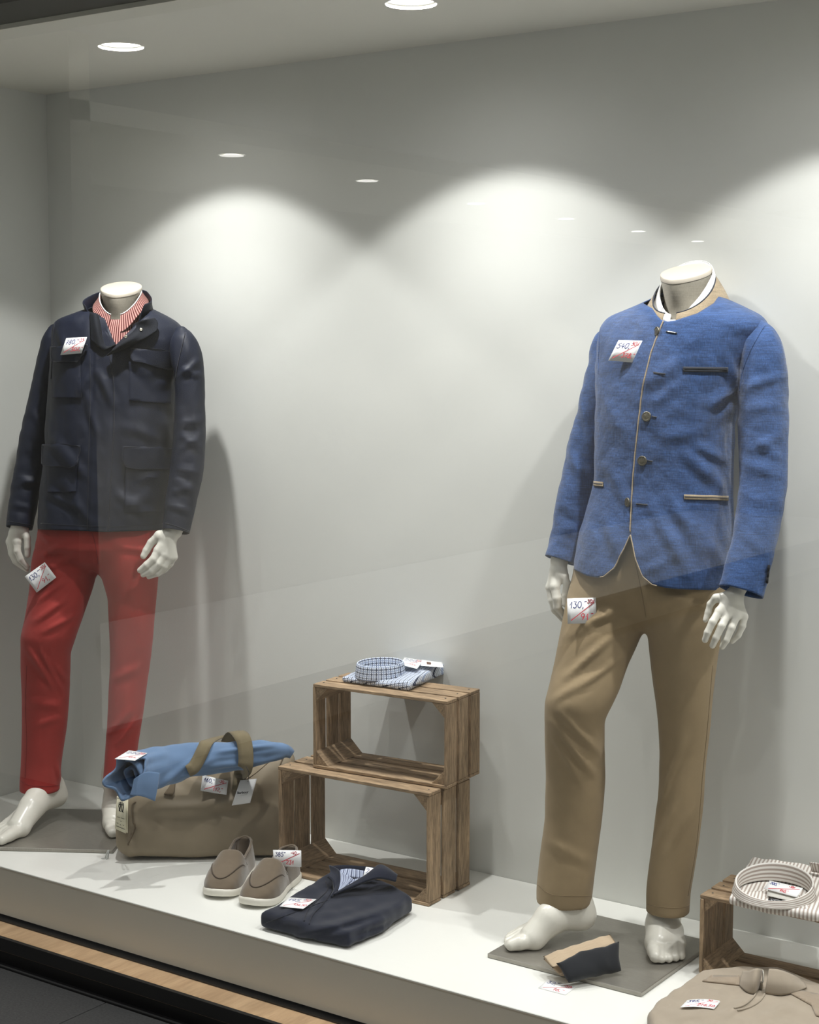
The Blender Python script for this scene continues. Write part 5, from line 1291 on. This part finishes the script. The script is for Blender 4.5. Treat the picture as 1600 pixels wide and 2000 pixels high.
# ================================================================ price cards, hang tags, labels
plain('paper_white', (246, 246, 246), 0.55, mottle=0.01)
plain('paper_cream', (222, 216, 190), 0.6, mottle=0.03)
plain('ink_blue', (38, 52, 130), 0.6, mottle=0.05)
plain('ink_red', (206, 44, 62), 0.6, mottle=0.05)
plain('ink_black', (30, 30, 32), 0.6, mottle=0.05)
plain('ink_brown', (104, 74, 58), 0.6, mottle=0.2, scale=300)
plain('ink_grey', (196, 194, 186), 0.6, mottle=0.05)
plain('label_black', (30, 31, 33), 0.8, mottle=0.05)
plain('string', (214, 206, 186), 0.8, mottle=0.05)
_arc = lambda cx, cy, rx, ry, a0, a1, n=9: [(cx + rx * math.cos(math.radians(a0 + (a1 - a0) * i / (n - 1))), cy - ry * math.sin(math.radians(a0 + (a1 - a0) * i / (n - 1)))) for i in range(n)]
STROKES = {   # handwritten figures in a 0.6 x 1 cell, v downwards
    '0': [_arc(.3, .5, .26, .46, 90, 450, 16)], '1': [[(.08, .55), (.34, .05), (.30, .98)]],
    '2': [_arc(.3, .27, .24, .24, 165, -20) + [(.08, .95), (.58, .93)]], '3': [[(.08, .06), (.52, .06), (.28, .40)] + _arc(.29, .68, .25, .29, 80, -150)],
    '4': [[(.30, .04), (.06, .62), (.56, .60)], [(.44, .36), (.38, .98)]], '5': [[(.54, .05), (.16, .06), (.12, .44)] + _arc(.28, .68, .26, .29, 110, -150)],
    '6': [[(.46, .04), (.14, .48)] + _arc(.30, .71, .22, .26, 170, -190, 12)], '7': [[(.06, .08), (.54, .06), (.22, .98)], [(.16, .52), (.46, .50)]],
    '8': [_arc(.3, .27, .19, .22, -90, 270, 12) + _arc(.3, .74, .24, .25, 90, -270, 12)], '9': [_arc(.30, .30, .22, .25, 20, 380, 12) + [(.50, .55), (.28, .96)]],
    ',': [[(.12, .86), (.16, .98), (.06, 1.14)]], '-': [[(.04, .52), (.40, .48)]], '_': [[(.02, .12), (.36, .08)]], '%': [[(.08, .30), (.14, .34)], [(.40, .70), (.46, .74)], [(.5, .1), (.06, .95)]], ' ': [], ':': [[(.1, .2), (.16, .24)], [(.12, .75), (.18, .79)]]}
ADV = {',': .24, '-': .48, '_': .42, '1': .5, ' ': .3, ':': .24}
class Card:
    """thin paper card given by its 4 corners (tl,tr,br,bl) in the room; bend = bow of the paper"""
    def __init__(s, root, C, mat='paper_white', bend=0.0, name='paper', thick=0.0005, nu=9):
        s.C = [np.array(c, float) for c in C]; s.root = root; s.bend = bend
        n = norm(np.cross(s.C[1] - s.C[0], s.C[3] - s.C[0])); s.n = n if n @ (_C - s.C[0]) > 0 else -n
        s.w = np.linalg.norm(s.C[1] - s.C[0]); s.h = np.linalg.norm(s.C[3] - s.C[0])
        V = [s.at(i / (nu - 1), j / 2) for j in range(3) for i in range(nu)]
        s.o = mesh(name, V, grid_faces(3, nu, flip=True), mat, root); solid(s.o, thick, 0.0)
    def at(s, u, v, off=0.0):
        c = s.C; return (c[0] * (1 - u) + c[1] * u) * (1 - v) + (c[3] * (1 - u) + c[2] * u) * v + s.n * (off + s.bend * (4 * u * (1 - u) - .5))
    def ink(s, name, lines, mat, wd=0.0016):
        """lines: polylines in card u,v"""
        V = []; F = []
        for L in lines:
            L = np.array(L, float); q = L * [s.w, s.h]
            t = norm(np.gradient(q, axis=0) + 1e-9); p = np.stack([-t[:, 1], t[:, 0]], 1) * wd / 2
            b = len(V)
            for a_, d_ in zip(q, p):
                for sg in (1, -1): w_ = (a_ + sg * d_) / [s.w, s.h]; V.append(s.at(w_[0], w_[1], .0006))
            for i in range(len(q) - 1): F.append((b + 2 * i, b + 2 * i + 1, b + 2 * i + 3, b + 2 * i + 2))
        o = mesh(name, V, F, mat, s.o, smooth=False); solid(o, .0002, 0.0); return o
    def text(s, txt, u, v, hgt, mat, wd=0.0016, slant=0.0, name='handwriting', rise=0.0):
        """hgt = figure height as a share of the card height"""
        L = []; x = 0.0; tot = sum(ADV.get(ch, .68) for ch in txt)
        hgt = min(hgt, (0.98 - u) * s.w / s.h / (tot + .12))
        for ch in txt:
            for st in STROKES[ch]:
                L.append([(u + (x + a_ + slant * (1 - b_)) * hgt * s.h / s.w, v + b_ * hgt - rise * (x + a_) * hgt) for a_, b_ in st])
            x += ADV.get(ch, .68)
        return s.ink(name, L, mat, wd)
def price(C, old, pct, new, label, bend=0.0, loc=None, wd=0.0017):
    t = thing('price_card', np.mean([np.array(c) for c in C], 0) if loc is None else loc, label, 'price tag', 'handwritten price cards')
    k_ = Card(t, C, bend=bend)
    k_.text(old, .06, .12, .27, 'ink_blue', wd, .12)
    if pct: k_.text(pct, .62, .06, .20, 'ink_red', wd * .9, .12)
    k_.ink('red_line', [[(.12, .88), (.5, .55), (.94, .18)]], 'ink_red', wd)
    if new: k_.text(new, .44, .60, .27, 'ink_red', wd, .12)
    return k_
def on(srf, pts, off): return [srf.hit(x, y, off)[0] for x, y in pts]
def flat(srf, pts, off, tilt=None):
    """corners on one plane through the surface behind the card's middle"""
    c = np.mean(np.array(pts), 0); h, n = srf.hit(c[0], c[1], off); n = norm(n + (tilt if tilt is not None else 0))
    out = []
    for x, y in pts:
        d = ray(x, y); out.append(_C + d * (((h - _C) @ n) / (d @ n)))
    return out
vb = -norm(_fw)
price(flat(sK, [(129, 660.5), (170, 658), (159, 690), (117.6, 693.5)], .030, vb), '780,_', '-35', '507,_', 'white price card pinned on the breast of the navy jacket', .002)
price(flat(sTL, [(48.3, 1126), (87.5, 1098), (110, 1127.7), (71.7, 1157.5)], .016, vb * 2), '130,_', '-30%', '91,_', 'white price card tilted on the thigh of the red trousers')
price(flat(sJ, [(1208, 664.5), (1254.8, 665.5), (1234.8, 708), (1188, 704)], .014, vb * .6), '540,_', '30%', '378,_', 'white price card pinned on the breast of the blue jacket', .002)
price(flat(sTR, [(1108, 1169), (1164, 1167), (1166, 1217), (1109, 1218.3)], .02, vb * 2), '130,_', '-30%', '91,_', 'white price card on the thigh of the khaki trousers')
price(flat(sW, [(251.7, 1465.5), (288.3, 1471), (263.7, 1485.7), (223.8, 1482.3)], .006, np.array([0, 0, 1.5])), '220,_', '30', '154,_', 'white price card lying on the rolled light blue sweater', wd=.0014)
price(flat(sB, [(395.9, 1513.3), (446, 1525), (442.6, 1552.6), (391.8, 1544.4)], .010, vb * .5), '160,_', '-30', '112,_', 'white price card on the front of the duffel bag', -.004)
dS2 = D0(575, 1712, .0) - .13
price([atd(x, y, dS2) for x, y in ((533.4, 1660), (588.4, 1661), (589, 1693.7), (534.5, 1691))], '385_', '-40', '231', 'white price card standing in the heel of a suede loafer')
price(flat(sNv, [(564, 1752.7), (618.5, 1756.4), (592.3, 1775.2), (546, 1770.4)], .004, np.array([0, 0, 1.0])), '195,_', '30', '136,50', 'white price card lying on the folded navy sweater', wd=.0014)
t = thing('price_card', atd(722, 1703, bD + .055), 'white price card behind the pinstriped collar in the navy sweater', 'price tag', 'handwritten price cards')
k_ = Card(t, [atd(x, y, bD + .05 - (y - 1693) * .0009) for x, y in ((715, 1693), (740, 1697), (732, 1716), (708, 1715))]); k_.text('210', .1, .14, .42, 'ink_blue', .0014)
zt = ZT + .040
price([atz(x, y, zt + dz) for x, y, dz in ((790.3, 1284, .002), (826.9, 1290, .003), (814.7, 1306.3, 0), (781, 1298, 0))], '220,_', '30', '154,_', 'white price card on the checked shirt beside its collar', wd=.0014)
t = thing('brand_label', atz(845, 1296, zt), 'white brand card with a brown emblem on the checked shirt', 'label')
k_ = Card(t, [atz(x, y, zt + .001 + dz) for x, y, dz in ((823.6, 1288.4, .003), (864, 1294, .002), (866, 1303.5, 0), (822, 1300.3, .002))])
k_.ink('emblem', [[(.28, .5), (.36, .42), (.44, .5), (.36, .62), (.28, .5)]] + [[(.27 + .02 * i, .3 + .05 * (i % 2)), (.29 + .02 * i, .72 - .05 * (i % 3))] for i in range(9)], 'ink_brown', .003)
k_.ink('print_line', [[(.62, .30), (.80, .30)], [(.66, .52), (.78, .52)], [(.62, .74), (.82, .74)]], 'ink_grey', .0012)
zs = ZS + .034
price([atz(x, y, zs + dz) for x, y, dz in ((1503.8, 1719.8, .012), (1568.4, 1734.8, .012), (1556.5, 1752.6, 0), (1492, 1735.6, 0))], '200,_', '-30%', '140,_', 'white price card inside the collar of the striped shirt', wd=.0015)
t = thing('brand_label', atz(1513, 1761, ZS + .024), 'black woven label with crossed white lines inside the striped collar', 'label')
k_ = Card(t, [atz(x, y, ZS + .0245) for x, y in ((1503, 1752.6), (1528.5, 1757), (1523.4, 1769.6), (1496.5, 1766))], 'label_black')
k_.ink('emblem', [[(.15, .2), (.85, .2)], [(.2, .3), (.5, .62), (.85, .92)], [(.85, .3), (.5, .62), (.15, .92)], [(.46, .36), (.54, .36), (.54, .5), (.46, .5), (.46, .36)]], 'paper_white', .0010)
t = thing('plastic_card', atz(1528, 1752, ZS + .028), 'grey plastic card under the price card in the striped collar', 'card')
Card(t, [atz(x, y, ZS + .029) for x, y in ((1500, 1738), (1558, 1752), (1556, 1763), (1498, 1749))], 'ink_grey')
price(flat(sPo, [(1342.9, 1951.9), (1408.7, 1953.6), (1395, 1969.7), (1328.8, 1966.3)], .005, np.array([0, 0, 1.0])), '395,_', '30', '276,50', 'white price card lying on the folded taupe polo', .003, wd=.0015)
price([atz(x, y, .0010) for x, y in ((1070.9, 1912.4), (1124.8, 1928), (1104.9, 1943.4), (1051.8, 1929.4))], '32,_', '-50', '16,_', 'white price card lying on the plinth in front of the socks', wd=.0016)
# hang tag of the bag with printed name
t = thing('hang_tag', atd(478, 1546, 4.38), 'white hang tag printed Barbour on the handle of the duffel bag', 'tag')
C = flat(sB, [(469.3, 1523.8), (501.8, 1521), (488.6, 1568.3), (452.8, 1573.3)], .022, vb)
k_ = Card(t, C, thick=.0008)
fc = bpy.data.curves.new('lettering', 'FONT'); fc.body = 'Barbour'; fc.size = k_.w * .205; fc.extrude = .0001; fc.offset = 0.0002
tmp = bpy.data.objects.new('tmp', fc); COL.objects.link(tmp); bpy.context.view_layer.update()
lm = bpy.data.meshes.new_from_object(tmp.evaluated_get(bpy.context.evaluated_depsgraph_get())); lm.materials.clear(); lm.materials.append(M['ink_black']); bpy.data.objects.remove(tmp)
fo = bpy.data.objects.new('lettering', lm); link(fo, t)
ex = norm(C[1] - C[0]); ey = norm((C[0] - C[3]) - ex * ((C[0] - C[3]) @ ex)); ez = np.cross(ex, ey)
p0 = k_.at(.10, .56, .0008); fo.matrix_basis = Matrix(((ex[0], ey[0], ez[0], p0[0]), (ex[1], ey[1], ez[1], p0[1]), (ex[2], ey[2], ez[2], p0[2]), (0, 0, 0, 1)))
k_.ink('print_line', [[(.3, .62), (.68, .62)]], 'ink_grey', .001)
tube('string', resample([k_.at(.5, .08, .001), k_.at(.5, -.05, .006), atd(486, 1508, 4.41), atd(480, 1496, 4.43)], 16), .0009, 'ink_black', t, 5)
# cream hang tag of the sweater with a print of figures
t = thing('hang_tag', atd(236, 1590, 4.56), 'cream hang tag with a printed emblem dangling from the light blue sweater', 'tag')
C = flat(sB, [(228.5, 1554.7), (247, 1556), (246, 1628), (224.5, 1618.5)], .02, vb); k_ = Card(t, C, 'paper_cream', thick=.001)
k_.ink('print_line', [[(.05, .06), (.95, .05)], [(.15, .62), (.42, .62)], [(.5, .62), (.85, .62)], [(.45, .72), (.58, .72)], [(.15, .80), (.3, .80)], [(.45, .82), (.55, .82)], [(.7, .80), (.82, .80)], [(.1, .90), (.9, .90)]], 'ink_black', .0011)
k_.ink('emblem', [[(.28, .18), (.26, .30), (.34, .38), (.32, .44)], [(.40, .16), (.42, .28), (.38, .42), (.46, .44)], [(.56, .16), (.54, .28), (.58, .44)], [(.68, .18), (.72, .30), (.66, .44), (.74, .45)], [(.25, .24), (.75, .24)]], 'ink_black', .0026)
C2 = [c_ - vb * .006 + _rt * .004 for c_ in C]; Card(t, C2, 'paper_cream', name='second_leaf', thick=.001)
tube('string', resample([k_.at(.5, .03, .001), k_.at(.52, -.08, .002), atd(240, 1530, 4.52), atd(244, 1520, 4.53), atd(250, 1532, 4.52), k_.at(.6, -.06, .003)], 24), .0010, 'string', t, 5)

# ================================================================ the shop window round the corner (mirrored in the pane)
XE = -4.46                                              # its pane line, facing +X
plain('far_wall', (208, 204, 190), 0.8, mottle=0.02, scale=2)
plain('far_shelf_cloth', (150, 96, 84), 0.9, mottle=0.2)
box('wall_2', (-6.3, -7.6, -0.22), (-6.2, 1.5, 2.6), 'far_wall', struct=True)
box('wall_3', (-6.2, 1.45, -0.22), (XE, 1.55, 2.6), 'far_wall', struct=True)
box('wall_4', (-6.2, -7.6, -0.22), (XE, -7.5, 2.6), 'far_wall', struct=True)
box('ceiling_2', (-6.3, -7.6, 2.289), (XE, 1.55, 2.36), 'ceiling_paint', struct=True)
pl2 = thing('display_plinth', (-5.3, -3.0, -0.225), 'white display platform of the window round the corner, seen only mirrored', 'platform')
box('top_board', (-6.19, -7.4, -0.02), (XE, 1.44, 0.0), 'plinth_white', pl2)
box('front_board', (-6.19, -7.4, -0.224), (XE - 0.01, 1.44, -0.02), 'plinth_front', pl2)
ordw = ['nearest', 'second', 'third', 'fourth', 'fifth', 'farthest']
for i, (x, y) in enumerate([(-4.72, .37), (-4.90, -.85), (-5.17, -2.27), (-5.31, -3.57), (-5.47, -4.9), (-5.61, -6.2)]):
    downlight(x, y, 2.286, f'{ordw[i]} downlight in the row mirrored in the pane above the empty wall', 'downlights of the window round the corner', True, 70.0, .056, 1)
def copy_tree(o, parent=None):
    c = o.copy(); COL.objects.link(c)
    if parent is not None: c.parent = parent
    for ch in list(o.children):
        copy_tree(ch, c)
    return c
def place(o, x, y, turn, label):
    c = copy_tree(o); d = Vector((FR.c[0], FR.c[1], 0)); R_ = Matrix.Rotation(turn, 4, 'Z')
    off = R_ @ (o.location - d); c.location = Vector((x, y, 0)) + off; c.rotation_euler = (0, 0, turn); c['label'] = label; return c
for (x, y, nm) in ((-5.05, -0.85, 'nearer'), (-5.2, -2.1, 'farther')):
    place(manR, x, y, math.radians(90), f'white headless mannequin, the {nm} one mirrored in the pane from the window round the corner')
    place(trR, x, y, math.radians(90), f'trousers on the {nm} mannequin mirrored in the pane')
    place(jkR, x, y, math.radians(90), f'jacket on the {nm} mannequin mirrored in the pane')

# added strip of fill lamps, out of view, brightening plinth front and mannequins
box('fill_lamp_strip', (-4.3, 0.95, 3.053), (3.0, 1.65, 3.14), 'fascia_paint', struct=True)
for x, w in ((-3.9, 'beyond the corner'), (-2.5, 'in front of the crates'), (-1.1, 'in front of the khaki trousers'), (0.3, 'above the viewer')):
    t_ = downlight(x, 1.3, 3.05, f'added fill downlight, out of view over the passage, {w}', 'added fill lamps over the passage', True, 22.0, .056, 1)
